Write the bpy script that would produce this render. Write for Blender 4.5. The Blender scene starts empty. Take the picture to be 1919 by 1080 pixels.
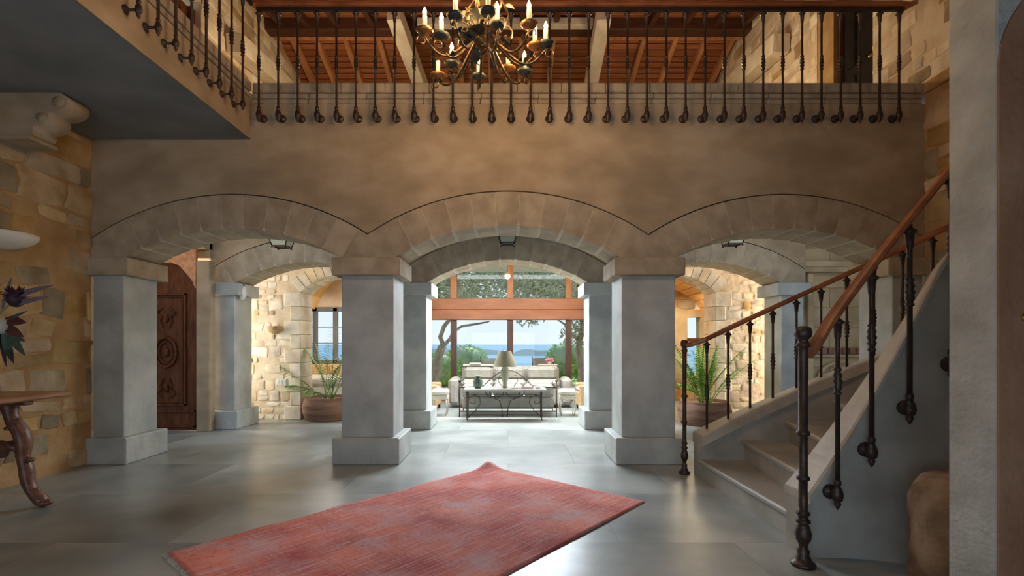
import bpy, math, random
from mathutils import Vector, Matrix
random.seed(7)
PI = math.pi
sc = bpy.context.scene
col = sc.collection
F = 930.0; CX = 952.0; HY = 645.0; H = 1.25      # lens in px of a 1919 wide frame, vanishing point, eye height

# ------------------------------------------------------------------ camera, world, sun, exposure
cam = bpy.data.cameras.new('camera'); co = bpy.data.objects.new('camera', cam); col.objects.link(co)
cam.sensor_width = 36; cam.lens = F / 1919 * 36
co.location = (0, 0, H); co.rotation_euler = (PI / 2, 0, 0)
cam.shift_x = (959.5 - CX) / 1919; cam.shift_y = (HY - 540) / 1919
cam.clip_end = 60000; cam.clip_start = 0.05
sc.camera = co
vs = sc.view_settings
vs.view_transform = 'Standard'; vs.look = 'None'; vs.gamma = 1; vs.use_curve_mapping = False
vs.exposure = 0.0
sc.cycles.max_bounces = 8; sc.cycles.diffuse_bounces = 5; sc.cycles.glossy_bounces = 4
sc.cycles.transparent_max_bounces = 12
sc.cycles.sample_clamp_indirect = 6

w = bpy.data.worlds.new('world'); sc.world = w; w.use_nodes = True
nt = w.node_tree; bg = nt.nodes['Background']
tc = nt.nodes.new('ShaderNodeTexCoord'); sp = nt.nodes.new('ShaderNodeSeparateXYZ'); cr = nt.nodes.new('ShaderNodeValToRGB')
nt.links.new(tc.outputs['Generated'], sp.inputs[0]); nt.links.new(sp.outputs['Z'], cr.inputs[0]); nt.links.new(cr.outputs[0], bg.inputs[0])
cr.color_ramp.elements[0].position = 0.0; cr.color_ramp.elements[0].color = (.80, .87, .95, 1)
cr.color_ramp.elements[1].position = 0.7; cr.color_ramp.elements[1].color = (.42, .62, .95, 1)
WORLD = 1.2
bg.inputs[1].default_value = WORLD

def light(name, kind, loc, rot, energy, color, size=None, size_y=None, radius=None):
    l = bpy.data.lights.new(name, kind); l.energy = energy; l.color = color
    if size: l.shape = 'RECTANGLE'; l.size = size; l.size_y = size_y
    if radius is not None: l.shadow_soft_size = radius
    o = bpy.data.objects.new(name, l); col.objects.link(o); o.location = loc; o.rotation_euler = rot
    return o
sun = light('sun', 'SUN', (0, 30, 30), (0, 0, 0), 3.6, (1, .94, .84), radius=None)
sun.data.angle = math.radians(1.2)
sun.rotation_euler = Vector((-.22, -1, -1.15)).to_track_quat('-Z', 'Y').to_euler()
# fill added behind the camera in place of entrance daylight
light('entrance_fill', 'AREA', (-1.0, -2.6, 1.0), (PI / 2, 0, math.radians(4)), 95, (.66, .84, 1), 4.6, 1.6)
# skylight over the stair hall
light('rooflight', 'AREA', (0.9, 2.6, 5.15), (0, 0, 0), 12, (.80, .90, 1), 2.6, 1.6)
# lamps of the upper floor
light('upper_room_lamp', 'POINT', (-2.4, 7.6, 4.9), (0, 0, 0), 95, (1, .72, .42), radius=.25)
light('upper_room_lamp', 'POINT', (2.6, 7.4, 4.9), (0, 0, 0), 75, (1, .72, .42), radius=.25)
# area fills added to brighten garden room, passage, stone walls and side rooms
light('garden_room_down_fill', 'AREA', (0, 9.0, 2.98), (0, 0, 0), 80, (.97, .98, 1), 3.0, .8)  # added fill, whitens the garden room floor
light('garden_room_hall_fill', 'AREA', (0, 9.0, 2.80), (math.radians(-50), 0, 0), 400, (.80, .91, 1), 3.3, .6)  # added fill thrown toward the hall floor, out of view behind the arch
for s_, e_ in ((-1, 12), (1, 14)):
    light('passage_fill', 'AREA', (s_ * 3.2, 5.95, 2.92), (math.radians(62), 0, 0), 9, (.95, .95, .95), 1.6, .3)  # added fill, unseen behind the front arcade; the lanterns are off
    light('stone_wall_top_fill', 'AREA', (s_ * 3.0, 7.93, 2.98), (math.radians(12), 0, 0), e_ * .5, (1, .93, .80), 2.6, .2)  # added fill grazing down the far stone wall, unseen
    d_ = Vector((-s_ * 1.8, .62 if s_ < 0 else .30, 0))
    light('stone_wall_side_fill', 'AREA', (s_ * 5.35, 7.58 if s_ < 0 else 7.92, 1.5), d_.to_track_quat('-Z', 'Y').to_euler(), 75 if s_ < 0 else 105, (1, .92, .78), .25, 2.4)  # added fill from the side, unseen, evens out the far stone wall
light('left_room_fill', 'AREA', (-3.3, 9.7, 2.4), (0, 0, 0), 45, (1, .92, .82), 1.6, 1.2)  # added fill inside the left room
light('right_room_fill', 'AREA', (3.3, 9.9, 2.3), (0, 0, 0), 60, (1, .80, .52), 1.2, 1.2)  # added fill inside the right room
light('door_alcove_light', 'POINT', (-5.2, 6.2, 2.8), (0, 0, 0), 12, (1, .66, .34), radius=.1)

# ------------------------------------------------------------------ helpers
def at(px, py, Y):
    return Vector(((px - CX) * Y / F, Y, H - (py - HY) * Y / F))

class MB:
    def __init__(s): s.v = []; s.f = []; s.sm = []
    def add(s, vs_, fs, smooth=False):
        n = len(s.v); s.v += [tuple(v) for v in vs_]; s.f += [tuple(i + n for i in f) for f in fs]; s.sm += [smooth] * len(fs)
        return s
    def box(s, a, b, bev=0.0, M=None):
        x0, y0, z0 = a; x1, y1, z1 = b
        if x0 > x1: x0, x1 = x1, x0
        if y0 > y1: y0, y1 = y1, y0
        if z0 > z1: z0, z1 = z1, z0
        c = bev
        if c <= 0:
            vs_ = [(x, y, z) for z in (z0, z1) for y in (y0, y1) for x in (x0, x1)]
            fs = [(0, 2, 3, 1), (4, 5, 7, 6), (0, 1, 5, 4), (2, 6, 7, 3), (0, 4, 6, 2), (1, 3, 7, 5)]
        else:
            c = min(c, (x1 - x0) * .45, (y1 - y0) * .45, (z1 - z0) * .45)
            vs_ = []; idx = {}
            for i, x in enumerate((x0, x1)):
                for j, y in enumerate((y0, y1)):
                    for k, z in enumerate((z0, z1)):
                        dx = c if i == 0 else -c; dy = c if j == 0 else -c; dz = c if k == 0 else -c
                        idx[i, j, k, 'x'] = len(vs_); vs_.append((x, y + dy, z + dz))
                        idx[i, j, k, 'y'] = len(vs_); vs_.append((x + dx, y, z + dz))
                        idx[i, j, k, 'z'] = len(vs_); vs_.append((x + dx, y + dy, z))
            fs = []
            q = [(0, 0), (0, 1), (1, 1), (1, 0)]
            for i in (0, 1):
                fs.append([idx[i, a_, b_, 'x'] for a_, b_ in (q if i else q[::-1])])
                fs.append([idx[a_, i, b_, 'y'] for a_, b_ in (q[::-1] if i else q)])
                fs.append([idx[a_, b_, i, 'z'] for a_, b_ in (q if i else q[::-1])])
            for i in (0, 1):
                for j in (0, 1):
                    fs.append([idx[i, j, 0, 'x'], idx[i, j, 1, 'x'], idx[i, j, 1, 'y'], idx[i, j, 0, 'y']])
                    fs.append([idx[i, 0, j, 'x'], idx[i, 1, j, 'x'], idx[i, 1, j, 'z'], idx[i, 0, j, 'z']])
                    fs.append([idx[0, i, j, 'y'], idx[1, i, j, 'y'], idx[1, i, j, 'z'], idx[0, i, j, 'z']])
                    for k in (0, 1):
                        fs.append([idx[i, j, k, 'x'], idx[i, j, k, 'y'], idx[i, j, k, 'z']])
        if M: vs_ = [M @ Vector(v) for v in vs_]
        return s.add(vs_, fs)
    def prism(s, poly, a, b, plane='xz', smooth=False):
        """poly of 2D points extruded from a to b along the missing axis"""
        n = len(poly)
        def mk(p, t):
            if plane == 'xz': return (p[0], t, p[1])
            if plane == 'yz': return (t, p[0], p[1])
            return (p[0], p[1], t)
        vs_ = [mk(p, a) for p in poly] + [mk(p, b) for p in poly]
        fs = [tuple(range(n)), tuple(range(2 * n - 1, n - 1, -1))]
        s.add(vs_, fs)
        m = len(s.v) - 2 * n
        for i in range(n):
            j = (i + 1) % n
            s.f.append((m + i, m + n + i, m + n + j, m + j)); s.sm.append(smooth)
        return s
    def lathe(s, prof, c=(0, 0, 0), n=12, M=None, cap=True):
        vs_ = []
        for r, z in prof:
            for k in range(n):
                a = 2 * PI * k / n; vs_.append((c[0] + r * math.cos(a), c[1] + r * math.sin(a), c[2] + z))
        if M: vs_ = [M @ Vector(v) for v in vs_]
        fs = [(i * n + k, i * n + (k + 1) % n, (i + 1) * n + (k + 1) % n, (i + 1) * n + k) for i in range(len(prof) - 1) for k in range(n)]
        s.add(vs_, fs, True)
        if cap:
            m = len(s.v) - len(vs_)
            s.f.append(tuple(m + k for k in range(n - 1, -1, -1))); s.sm.append(False)
            s.f.append(tuple(m + (len(prof) - 1) * n + k for k in range(n))); s.sm.append(False)
        return s
    def tube(s, pts, rad, n=8, flat=None):
        pts = [Vector(p) for p in pts]
        if not hasattr(rad, '__len__'): rad = [rad] * len(pts)
        up = Vector((0, 0, 1)); vs_ = []; pn = None
        for i, p in enumerate(pts):
            t = (pts[min(i + 1, len(pts) - 1)] - pts[max(i - 1, 0)])
            t = t.normalized() if t.length > 1e-9 else Vector((0, 0, 1))
            if pn is None:
                a = up if abs(t.z) < .9 else Vector((1, 0, 0)); nn = t.cross(a).normalized()
            else:
                nn = (pn - t * pn.dot(t)); nn = nn.normalized() if nn.length > 1e-6 else t.orthogonal().normalized()
            pn = nn; b = t.cross(nn)
            for k in range(n):
                an = 2 * PI * k / n
                vs_.append(p + (nn * math.cos(an) + b * math.sin(an) * (flat or 1)) * rad[i])
        fs = [(i * n + k, i * n + (k + 1) % n, (i + 1) * n + (k + 1) % n, (i + 1) * n + k) for i in range(len(pts) - 1) for k in range(n)]
        fs += [tuple(range(n - 1, -1, -1)), tuple((len(pts) - 1) * n + k for k in range(n))]
        return s.add(vs_, fs, True)
    def sweep(s, pts, sec, closed=True):
        """sec: list of (side, up) offsets carried along pts, kept upright"""
        pts = [Vector(p) for p in pts]; vs_ = []; n = len(sec)
        for i, p in enumerate(pts):
            t = (pts[min(i + 1, len(pts) - 1)] - pts[max(i - 1, 0)]); t.z = 0; t.normalize()
            sd = Vector((t.y, -t.x, 0))
            for a, b in sec: vs_.append(p + sd * a + Vector((0, 0, b)))
        fs = [(i * n + k, i * n + (k + 1) % n, (i + 1) * n + (k + 1) % n, (i + 1) * n + k) for i in range(len(pts) - 1) for k in range(n)]
        fs += [tuple(range(n - 1, -1, -1)), tuple((len(pts) - 1) * n + k for k in range(n))]
        return s.add(vs_, fs)
    def ball(s, c, r, n=10, m=7, sq=(1, 1, 1)):
        prof = [(max(r * math.sin(PI * i / m), 1e-4), -r * math.cos(PI * i / m)) for i in range(m + 1)]
        M = Matrix.Translation(Vector(c)) @ Matrix.Diagonal((sq[0], sq[1], sq[2], 1))
        return s.lathe(prof, (0, 0, 0), n, M)
    def mesh(s, name, mat=None, fix=True):
        me = bpy.data.meshes.new(name); me.from_pydata(s.v, [], s.f)
        me.polygons.foreach_set('use_smooth', s.sm)
        if fix:
            import bmesh
            b = bmesh.new(); b.from_mesh(me); bmesh.ops.recalc_face_normals(b, faces=b.faces); b.to_mesh(me); b.free()
        if mat: me.materials.append(mat)
        me.update(); return me
    def build(s, name, mat, parent=None, loc=None, fix=True):
        return obj(name, s.mesh(name, mat, fix), parent, loc)

def obj(name, me, parent=None, loc=None, rot=None, scale=None):
    o = bpy.data.objects.new(name, me); col.objects.link(o)
    if parent is not None: o.parent = parent
    if loc is not None: o.location = loc
    if rot is not None: o.rotation_euler = rot
    if scale is not None: o.scale = scale
    return o
def tag(o, label=None, cat=None, group=None, kind=None):
    if label: o['label'] = label
    if cat: o['category'] = cat
    if group: o['group'] = group
    if kind: o['kind'] = kind
    return o
def thing(name, label, cat, loc=(0, 0, 0), rz=0, group=None, kind=None):
    o = bpy.data.objects.new(name, None); col.objects.link(o); o.empty_display_size = .1
    o.location = loc; o.rotation_euler = (0, 0, rz)
    return tag(o, label, cat, group, kind)
def struct(name, label=None):
    o = bpy.data.objects.new(name, None); col.objects.link(o); o['kind'] = 'structure'
    if label: o['label'] = label
    return o
def kids(o): return [c for c in col.objects if c.parent == o]

# ------------------------------------------------------------------ materials
def mat(name, c1, c2=None, scale=4, rough=.7, metal=0, bump=0, bscale=30, rand=0, detail=6, c3=None, stretch=None, spec=None, emit=None, estr=0, ramp=(.35, .65), hue=None, wpos=False):
    m = bpy.data.materials.new(name); m.use_nodes = True; n = m.node_tree.nodes; l = m.node_tree.links
    b = n['Principled BSDF']; b.inputs['Roughness'].default_value = rough; b.inputs['Metallic'].default_value = metal
    if spec is not None: b.inputs['Specular IOR Level'].default_value = spec
    b.inputs['Base Color'].default_value = (*c1, 1)
    t = n.new('ShaderNodeTexCoord'); mp = n.new('ShaderNodeMapping'); l.new(n.new('ShaderNodeNewGeometry').outputs['Position'] if wpos else t.outputs['Object'], mp.inputs[0])
    if stretch: mp.inputs['Scale'].default_value = stretch
    oi = n.new('ShaderNodeObjectInfo')
    vec = mp.outputs[0]
    if rand:
        ad = n.new('ShaderNodeVectorMath'); ad.operation = 'ADD'
        sc_ = n.new('ShaderNodeVectorMath'); sc_.operation = 'SCALE'
        cb = n.new('ShaderNodeCombineXYZ'); [l.new(oi.outputs['Random'], cb.inputs[i]) for i in range(3)]
        l.new(cb.outputs[0], sc_.inputs[0]); sc_.inputs['Scale'].default_value = 37
        l.new(mp.outputs[0], ad.inputs[0]); l.new(sc_.outputs[0], ad.inputs[1]); vec = ad.outputs[0]
    out = None
    if c2:
        no = n.new('ShaderNodeTexNoise'); no.inputs['Scale'].default_value = scale; no.inputs['Detail'].default_value = detail
        l.new(vec, no.inputs['Vector'])
        r = n.new('ShaderNodeValToRGB'); l.new(no.outputs['Fac'], r.inputs[0])
        e = r.color_ramp.elements; e[0].position = ramp[0]; e[0].color = (*c1, 1); e[1].position = ramp[1]; e[1].color = (*c2, 1)
        if c3: x = e.new(.5 * (ramp[0] + ramp[1])); x.color = (*c3, 1)
        out = r.outputs[0]
        if rand:
            hs = n.new('ShaderNodeHueSaturation'); mr = n.new('ShaderNodeMapRange')
            l.new(oi.outputs['Random'], mr.inputs[0]); mr.inputs[3].default_value = 1 - rand; mr.inputs[4].default_value = 1 + rand
            l.new(mr.outputs[0], hs.inputs['Value']); l.new(out, hs.inputs['Color'])
            if hue:
                m2 = n.new('ShaderNodeMath'); m2.operation = 'MULTIPLY'; m2.inputs[1].default_value = 7.31; l.new(oi.outputs['Random'], m2.inputs[0])
                m3 = n.new('ShaderNodeMath'); m3.operation = 'FRACT'; l.new(m2.outputs[0], m3.inputs[0])
                mr2 = n.new('ShaderNodeMapRange'); l.new(m3.outputs[0], mr2.inputs[0]); mr2.inputs[3].default_value = 1 - hue; mr2.inputs[4].default_value = 1 + hue
                l.new(mr2.outputs[0], hs.inputs['Saturation'])
            out = hs.outputs[0]
        l.new(out, b.inputs['Base Color'])
    if bump:
        no2 = n.new('ShaderNodeTexNoise'); no2.inputs['Scale'].default_value = bscale; no2.inputs['Detail'].default_value = 8
        l.new(vec, no2.inputs['Vector']); bp = n.new('ShaderNodeBump'); bp.inputs['Strength'].default_value = bump; bp.inputs['Distance'].default_value = .02
        l.new(no2.outputs['Fac'], bp.inputs['Height']); l.new(bp.outputs[0], b.inputs['Normal'])
    if emit: b.inputs['Emission Color'].default_value = (*emit, 1); b.inputs['Emission Strength'].default_value = estr
    return m

def brick_mat(name, c1, c2, mortar, bw, bh, rough=.8):
    m = mat(name, c1, c2, 5, rough, bump=.2, bscale=25)
    n = m.node_tree.nodes; l = m.node_tree.links
    return m

M_plaster = mat('arcade_plaster', (.31, .235, .15), (.44, .35, .245), 2.2, .75, bump=.25, bscale=9, c3=(.38, .29, .19), stretch=(1, 1, 1.6), detail=9)
M_voussoir = mat('voussoir_stone', (.33, .26, .18), (.46, .38, .275), 5, .75, bump=.3, bscale=18, rand=.07, stretch=(1, 1, 1))
M_mortar = mat('pale_mortar', (.55, .50, .42), (.46, .41, .33), 12, .9, bump=.2)
M_pillar = mat('daylit_pillar_stone', (.36, .385, .38), (.50, .53, .515), 3.2, .6, bump=.25, bscale=14, rand=.04, detail=10, c3=(.43, .455, .445))  # cool daylight put into the colour; same material as the warm-tinted wall
M_concrete = mat('stair_stone', (.30, .285, .25), (.44, .42, .38), 3, .5, bump=.15, bscale=12, rand=.05, detail=9)
M_coping = mat('coping_stone', (.36, .31, .25), (.52, .47, .39), 3, .55, bump=.2, bscale=15, detail=9)
M_floor = mat('polished_floor_slab', (.22, .245, .235), (.38, .40, .385), 1.6, .31, bump=.08, bscale=7, rand=.02, detail=10, c3=(.30, .32, .305), spec=.5)
M_joint = mat('floor_joint', (.16, .165, .15), rough=.7)
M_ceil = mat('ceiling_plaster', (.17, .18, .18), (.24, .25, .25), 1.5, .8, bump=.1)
M_stone = mat('rubble_stone', (.34, .22, .10), (.58, .44, .26), 3.0, .9, bump=.7, bscale=9, rand=.24, hue=.25, c3=(.46, .33, .18), detail=8, wpos=True)
M_stone_pale = mat('pale_rubble_stone', (.56, .46, .34), (.86, .78, .64), 3.0, .9, bump=.5, bscale=9, rand=.13, hue=.3, c3=(.72, .62, .47), detail=8, wpos=True)
M_stone_grey = mat('grey_rubble_stone', (.22, .17, .10), (.40, .33, .22), 4.0, .9, bump=.9, bscale=9, rand=.2, detail=8, wpos=True)
M_bed = mat('ochre_bedding', (.36, .21, .085), (.50, .33, .16), 3, .95, bump=.9, bscale=14, detail=9)
M_bed_pale = mat('pale_bedding', (.60, .48, .34), (.74, .64, .49), 3, .95, bump=.6, bscale=14)
M_ashlar = mat('yellow_ashlar', (.40, .30, .17), (.55, .44, .28), 3, .85, bump=.3, rand=.12)
M_orange = mat('orange_vault_stone', (.70, .40, .14), (.85, .56, .25), 3, .8, bump=.3, rand=.1)
M_wood = mat('roof_plank_wood', (.30, .10, .035), (.46, .18, .07), 3, .5, bump=.15, bscale=20, rand=.15, stretch=(.6, 6, 6))
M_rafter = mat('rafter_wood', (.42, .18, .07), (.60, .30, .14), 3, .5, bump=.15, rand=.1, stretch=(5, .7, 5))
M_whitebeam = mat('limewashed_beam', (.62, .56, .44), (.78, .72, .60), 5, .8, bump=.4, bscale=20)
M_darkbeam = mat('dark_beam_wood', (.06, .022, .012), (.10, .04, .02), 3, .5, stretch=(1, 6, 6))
M_rail = mat('handrail_wood', (.20, .065, .022), (.36, .125, .045), 4, .33, bump=.08, bscale=30, stretch=(1, 1, 3))
M_iron = mat('wrought_iron', (.045, .032, .028), (.075, .050, .040), 12, .42, metal=.55, bump=.2, bscale=60)
M_door = mat('carved_door_wood', (.085, .028, .010), (.15, .055, .022), 4, .65, spec=.2, bump=.3, bscale=25, stretch=(5, 5, 1))
M_black = mat('near_black_door', (.012, .010, .010), (.022, .018, .016), 4, .7, spec=.1)
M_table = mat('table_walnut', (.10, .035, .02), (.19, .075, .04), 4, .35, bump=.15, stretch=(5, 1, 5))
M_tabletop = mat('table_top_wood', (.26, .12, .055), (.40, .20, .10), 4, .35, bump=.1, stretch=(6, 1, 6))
M_winpost = mat('shaded_post_wood', (.045, .022, .015), (.085, .04, .025), 3, .45, bump=.05, stretch=(5, 5, 1))  # frame wood of the lower posts with shade put into the colour
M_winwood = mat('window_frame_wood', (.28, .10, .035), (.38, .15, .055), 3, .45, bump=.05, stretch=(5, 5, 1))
M_winbeam = mat('window_transom_wood', (.24, .09, .04), (.32, .125, .06), 2, .45, stretch=(1, 5, 5))
M_greywood = mat('grey_frame_wood', (.13, .13, .125), (.19, .19, .18), 3, .5)
M_terra = mat('terracotta', (.17, .08, .05), (.34, .19, .12), 2.5, .75, bump=.3, bscale=18, stretch=(.6, .6, 5), detail=9)
M_soil = mat('potting_soil', (.05, .035, .02), (.09, .06, .04), 20, .95, bump=1)
M_frond = mat('palm_leaf', (.10, .24, .04), (.25, .45, .10), 6, .5, rand=.2)
M_frond_bright = mat('bright_palm_leaf', (.16, .42, .05), (.40, .66, .14), 6, .5, rand=.2)
M_stem = mat('palm_stem', (.16, .20, .06), (.26, .26, .10), 8, .6)
M_sofa = mat('grey_sofa_linen', (.24, .23, .205), (.31, .30, .27), 8, .9, bump=.2, bscale=80)
M_cream = mat('cream_upholstery', (.50, .46, .38), (.60, .56, .48), 8, .9, bump=.2, bscale=60)
M_shade = mat('olive_lamp_shade', (.13, .12, .075), (.17, .155, .10), 5, .8)
M_stonetop = mat('pale_stone_top', (.36, .345, .31), (.44, .42, .38), 6, .4)
M_wicker = mat('wicker', (.40, .25, .12), (.58, .40, .22), 40, .8, bump=.8, bscale=90)
M_green = mat('green_glaze', (.05, .09, .07), (.09, .14, .11), 6, .25)
M_flame = mat('bulb_glow', (1, .8, .5), emit=(1, .66, .28), estr=26)
M_candle = mat('candle_sleeve', (.85, .72, .42), emit=(1, .62, .22), estr=.55, rough=.5)
M_bronze = mat('aged_bronze', (.07, .045, .022), (.20, .125, .05), 9, .33, metal=.8, bump=.3, bscale=40)
M_darkleaf = mat('verdigris_iron', (.035, .045, .038), (.07, .08, .065), 9, .5, metal=.5, bump=.3, bscale=40)
M_amber = mat('amber_leaf_metal', (.30, .13, .04), (.44, .20, .06), 9, .35, metal=.6)
M_white = mat('white_plaster_sconce', (.72, .68, .58), (.80, .76, .66), 6, .7)
M_whiteplastic = mat('white_plastic', (.85, .84, .80), rough=.4)
M_brass = mat('polished_brass', (.80, .58, .22), rough=.2, metal=1)
M_trunk = mat('tree_bark', (.24, .20, .16), (.40, .35, .29), 6, .9, bump=.8, bscale=14, stretch=(3, 3, 1))
M_leaf = mat('olive_leaf', (.27, .36, .25), (.48, .56, .42), 2, .6)
M_hedge = mat('hedge_leaf', (.16, .38, .04), (.42, .66, .10), 2, .6)
M_grass = mat('lawn_grass', (.20, .36, .08), (.34, .50, .14), 3, .9, bump=.5)
M_terrace = mat('terrace_paving', (.62, .60, .55), (.72, .70, .65), 3, .8)
M_sea = mat('sea_water', (.17, .32, .43), (.21, .37, .48), .002, .7, spec=.15)  # distance haze put into the colour as paler water
M_hill = mat('hazy_hill', (.09, .16, .17), (.13, .20, .19), .004, .95)
M_pink = mat('pink_petals', (.75, .10, .28), (.9, .3, .45), 20, .6)
M_protea = mat('dark_protea', (.022, .007, .015), (.06, .016, .035), 12, .6)
M_redleaf = mat('dark_red_leaf', (.07, .016, .014), (.13, .035, .03), 8, .5)
M_bluegreen = mat('blue_green_leaf', (.018, .035, .022), (.15, .23, .18), 5, .4)
M_lilac = mat('lilac_feather', (.15, .11, .13), (.21, .16, .18), 8, .8)
M_near = mat('near_pier_plaster', (.32, .315, .28), (.46, .455, .415), 4, .8, bump=.7, bscale=26, stretch=(1, 1, 1.2), detail=10)
M_nearbrown = mat('brown_panel_plaster', (.24, .115, .06), (.33, .18, .11), 3, .8, bump=.4)
M_rock = mat('rough_brown_rock', (.16, .10, .055), (.36, .25, .16), 5, .95, bump=1, bscale=12)
M_pond = mat('tile_brown', (.16, .06, .03), (.26, .11, .05), 6, .4)

def glass_mat():
    m = bpy.data.materials.new('window_glass'); m.use_nodes = True; n = m.node_tree.nodes; l = m.node_tree.links
    n.remove(n['Principled BSDF']); o = n['Material Output']
    t = n.new('ShaderNodeBsdfTransparent'); t.inputs[0].default_value = (.94, .97, .97, 1)
    g = n.new('ShaderNodeBsdfGlossy'); g.inputs['Roughness'].default_value = .02
    fr = n.new('ShaderNodeFresnel'); fr.inputs[0].default_value = 1.3
    mx = n.new('ShaderNodeMixShader'); l.new(fr.outputs[0], mx.inputs[0]); l.new(t.outputs[0], mx.inputs[1]); l.new(g.outputs[0], mx.inputs[2]); l.new(mx.outputs[0], o.inputs[0])
    return m
M_glass = glass_mat()

def rug_mat():
    m = bpy.data.materials.new('faded_red_rug'); m.use_nodes = True; n = m.node_tree.nodes; l = m.node_tree.links
    b = n['Principled BSDF']; b.inputs['Roughness'].default_value = .95
    t = n.new('ShaderNodeTexCoord')
    def noise(sc_, st, det=6):
        mp = n.new('ShaderNodeMapping'); mp.inputs['Scale'].default_value = st; l.new(t.outputs['Object'], mp.inputs[0])
        q = n.new('ShaderNodeTexNoise'); q.inputs['Scale'].default_value = sc_; q.inputs['Detail'].default_value = det; l.new(mp.outputs[0], q.inputs[0]); return q.outputs['Fac']
    r = n.new('ShaderNodeValToRGB'); l.new(noise(2.0, (1, 1, 1)), r.inputs[0])
    e = r.color_ramp.elements; e[0].position = .35; e[0].color = (.42, .075, .065, 1); e[1].position = .66; e[1].color = (.78, .24, .17, 1)
    # worn threads showing through along both weave directions
    def mixin(prev, fac, lo, hi, colr, amt):
        rr = n.new('ShaderNodeMapRange'); l.new(fac, rr.inputs[0]); rr.inputs[1].default_value = lo; rr.inputs[2].default_value = hi; rr.inputs[4].default_value = amt; rr.clamp = True
        mx = n.new('ShaderNodeMixRGB'); l.new(rr.outputs[0], mx.inputs[0]); l.new(prev, mx.inputs[1]); mx.inputs[2].default_value = (*colr, 1); return mx.outputs[0]
    c = mixin(r.outputs[0], noise(3.2, (1, 22, 1), 8), .50, .66, (.64, .45, .44), .6)
    c = mixin(c, noise(3.0, (26, 1, 1), 8), .54, .70, (.60, .44, .43), .4)
    c = mixin(c, noise(2.2, (1, 1, 1), 9), .50, .66, (.55, .40, .42), .6)
    c = mixin(c, noise(30, (1, 1, 1), 3), .56, .74, (.22, .045, .045), .45)
    l.new(c, b.inputs['Base Color'])
    bp = n.new('ShaderNodeBump'); bp.inputs['Strength'].default_value = .3; bp.inputs['Distance'].default_value = .004; l.new(noise(140, (1, 1, 1)), bp.inputs['Height']); l.new(bp.outputs[0], b.inputs['Normal'])
    return m
M_rug = rug_mat()

# ------------------------------------------------------------------ rubble walls
def stone_meshes(matl, n=9):
    out = []
    for q in range(n):
        rnd = random.Random(q * 13 + 5); k = 8
        ring = []
        base = [(-.5, -.5), (0, -.52), (.5, -.5), (.52, 0), (.5, .5), (0, .52), (-.5, .5), (-.52, 0)]
        for (a, b) in base: ring.append((a + rnd.uniform(-.09, .09), b + rnd.uniform(-.11, .09)))
        vs_ = [(a, 0, b) for a, b in ring]
        vs_ += [(a * .97, -.6 + rnd.uniform(-.1, .1), b * .95) for a, b in ring]
        vs_ += [(a * .80, -1 + rnd.uniform(-.15, .1), b * .76) for a, b in ring]
        vs_ += [(rnd.uniform(-.1, .1), -1.05, rnd.uniform(-.1, .1))]
        fs = []
        for i in range(k):
            j = (i + 1) % k
            fs += [(i, j, k + j, k + i), (k + i, k + j, 2 * k + j, 2 * k + i), (2 * k + i, 2 * k + j, 3 * k)]
        m = MB(); m.add(vs_, fs, True); out.append(m.mesh('stone', matl))
    return out
ST = {'y': stone_meshes(M_stone), 'p': stone_meshes(M_stone_pale), 'g': stone_meshes(M_stone_grey)}

def rubble(parent, origin, udir, width, z0, z1, hmin, hmax, wmin, wmax, pal, inside=None, depth=.035, seed=1, gap=.012, skip=0):
    """stones on a wall face; udir runs along the wall, the face looks to the side -Y of the local frame"""
    rnd = random.Random(seed); ang = math.atan2(udir[1], udir[0]); z = z0; n = 0
    while z < z1 - .02:
        h = min(rnd.uniform(hmin, hmax), z1 - z)
        if z1 - z - h < hmin * .6: h = z1 - z
        u = -rnd.uniform(0, wmin)
        while u < width:
            wd = rnd.uniform(wmin, wmax) * (1.25 if h > (hmin + hmax) / 2 else 1)
            a, b = max(u, 0), min(u + wd, width)
            if width - b < wmin * .4: b = width
            if b - a > .04:
                parts_ = [(z, h)]
                if h > (hmin + hmax) * .55 and rnd.random() < .25: parts_ = [(z, h * .48), (z + h * .48, h * .52)]
                for (zz, hh) in parts_:
                    if rnd.random() < skip: continue
                    cu, cz = (a + b) / 2, zz + hh / 2
                    if inside is None or all(inside(cu + du * (b - a) * .5, cz + dz * hh * .5) for du in (-1, 0, 1) for dz in (-1, 0, 1)):
                        key = rnd.choice(pal)
                        x = origin[0] + udir[0] * cu; y = origin[1] + udir[1] * cu
                        obj('stone', rnd.choice(ST[key]), parent, (x, y, cz), (0, rnd.uniform(-.11, .11), ang), (b - a - gap, depth * rnd.uniform(.6, 1.3), hh - gap)); n += 1
            u += wd if b < width else width
        z += h
    return n

# ------------------------------------------------------------------ floor
fl = struct('floor', 'grey polished stone slab floor of the hall')
MB().box((-6.4, -3, -.30), (6.4, 12.2, -.012)).build('bed', M_joint, fl)
rnd = random.Random(3)
yy = -3.0; r_ = 0
slab_me = {}
while yy < 12.1:
    hgt = 1.02
    xx = -6.4 - (0.7 if r_ % 2 else 0)
    while xx < 6.4:
        a, b = max(xx, -6.4), min(xx + 1.42, 6.4)
        y1 = min(yy + hgt, 12.2)
        key = (round(b - a, 3), round(y1 - yy, 3))
        if key not in slab_me:
            slab_me[key] = MB().box((0.0008, .0008, -.03), (b - a - .0008, y1 - yy - .0008, 0), .0).mesh('slab', M_floor)
        if b - a > .03: obj('slab', slab_me[key], fl, (a, yy, 0))
        xx += 1.42
    yy += hgt; r_ += 1

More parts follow.
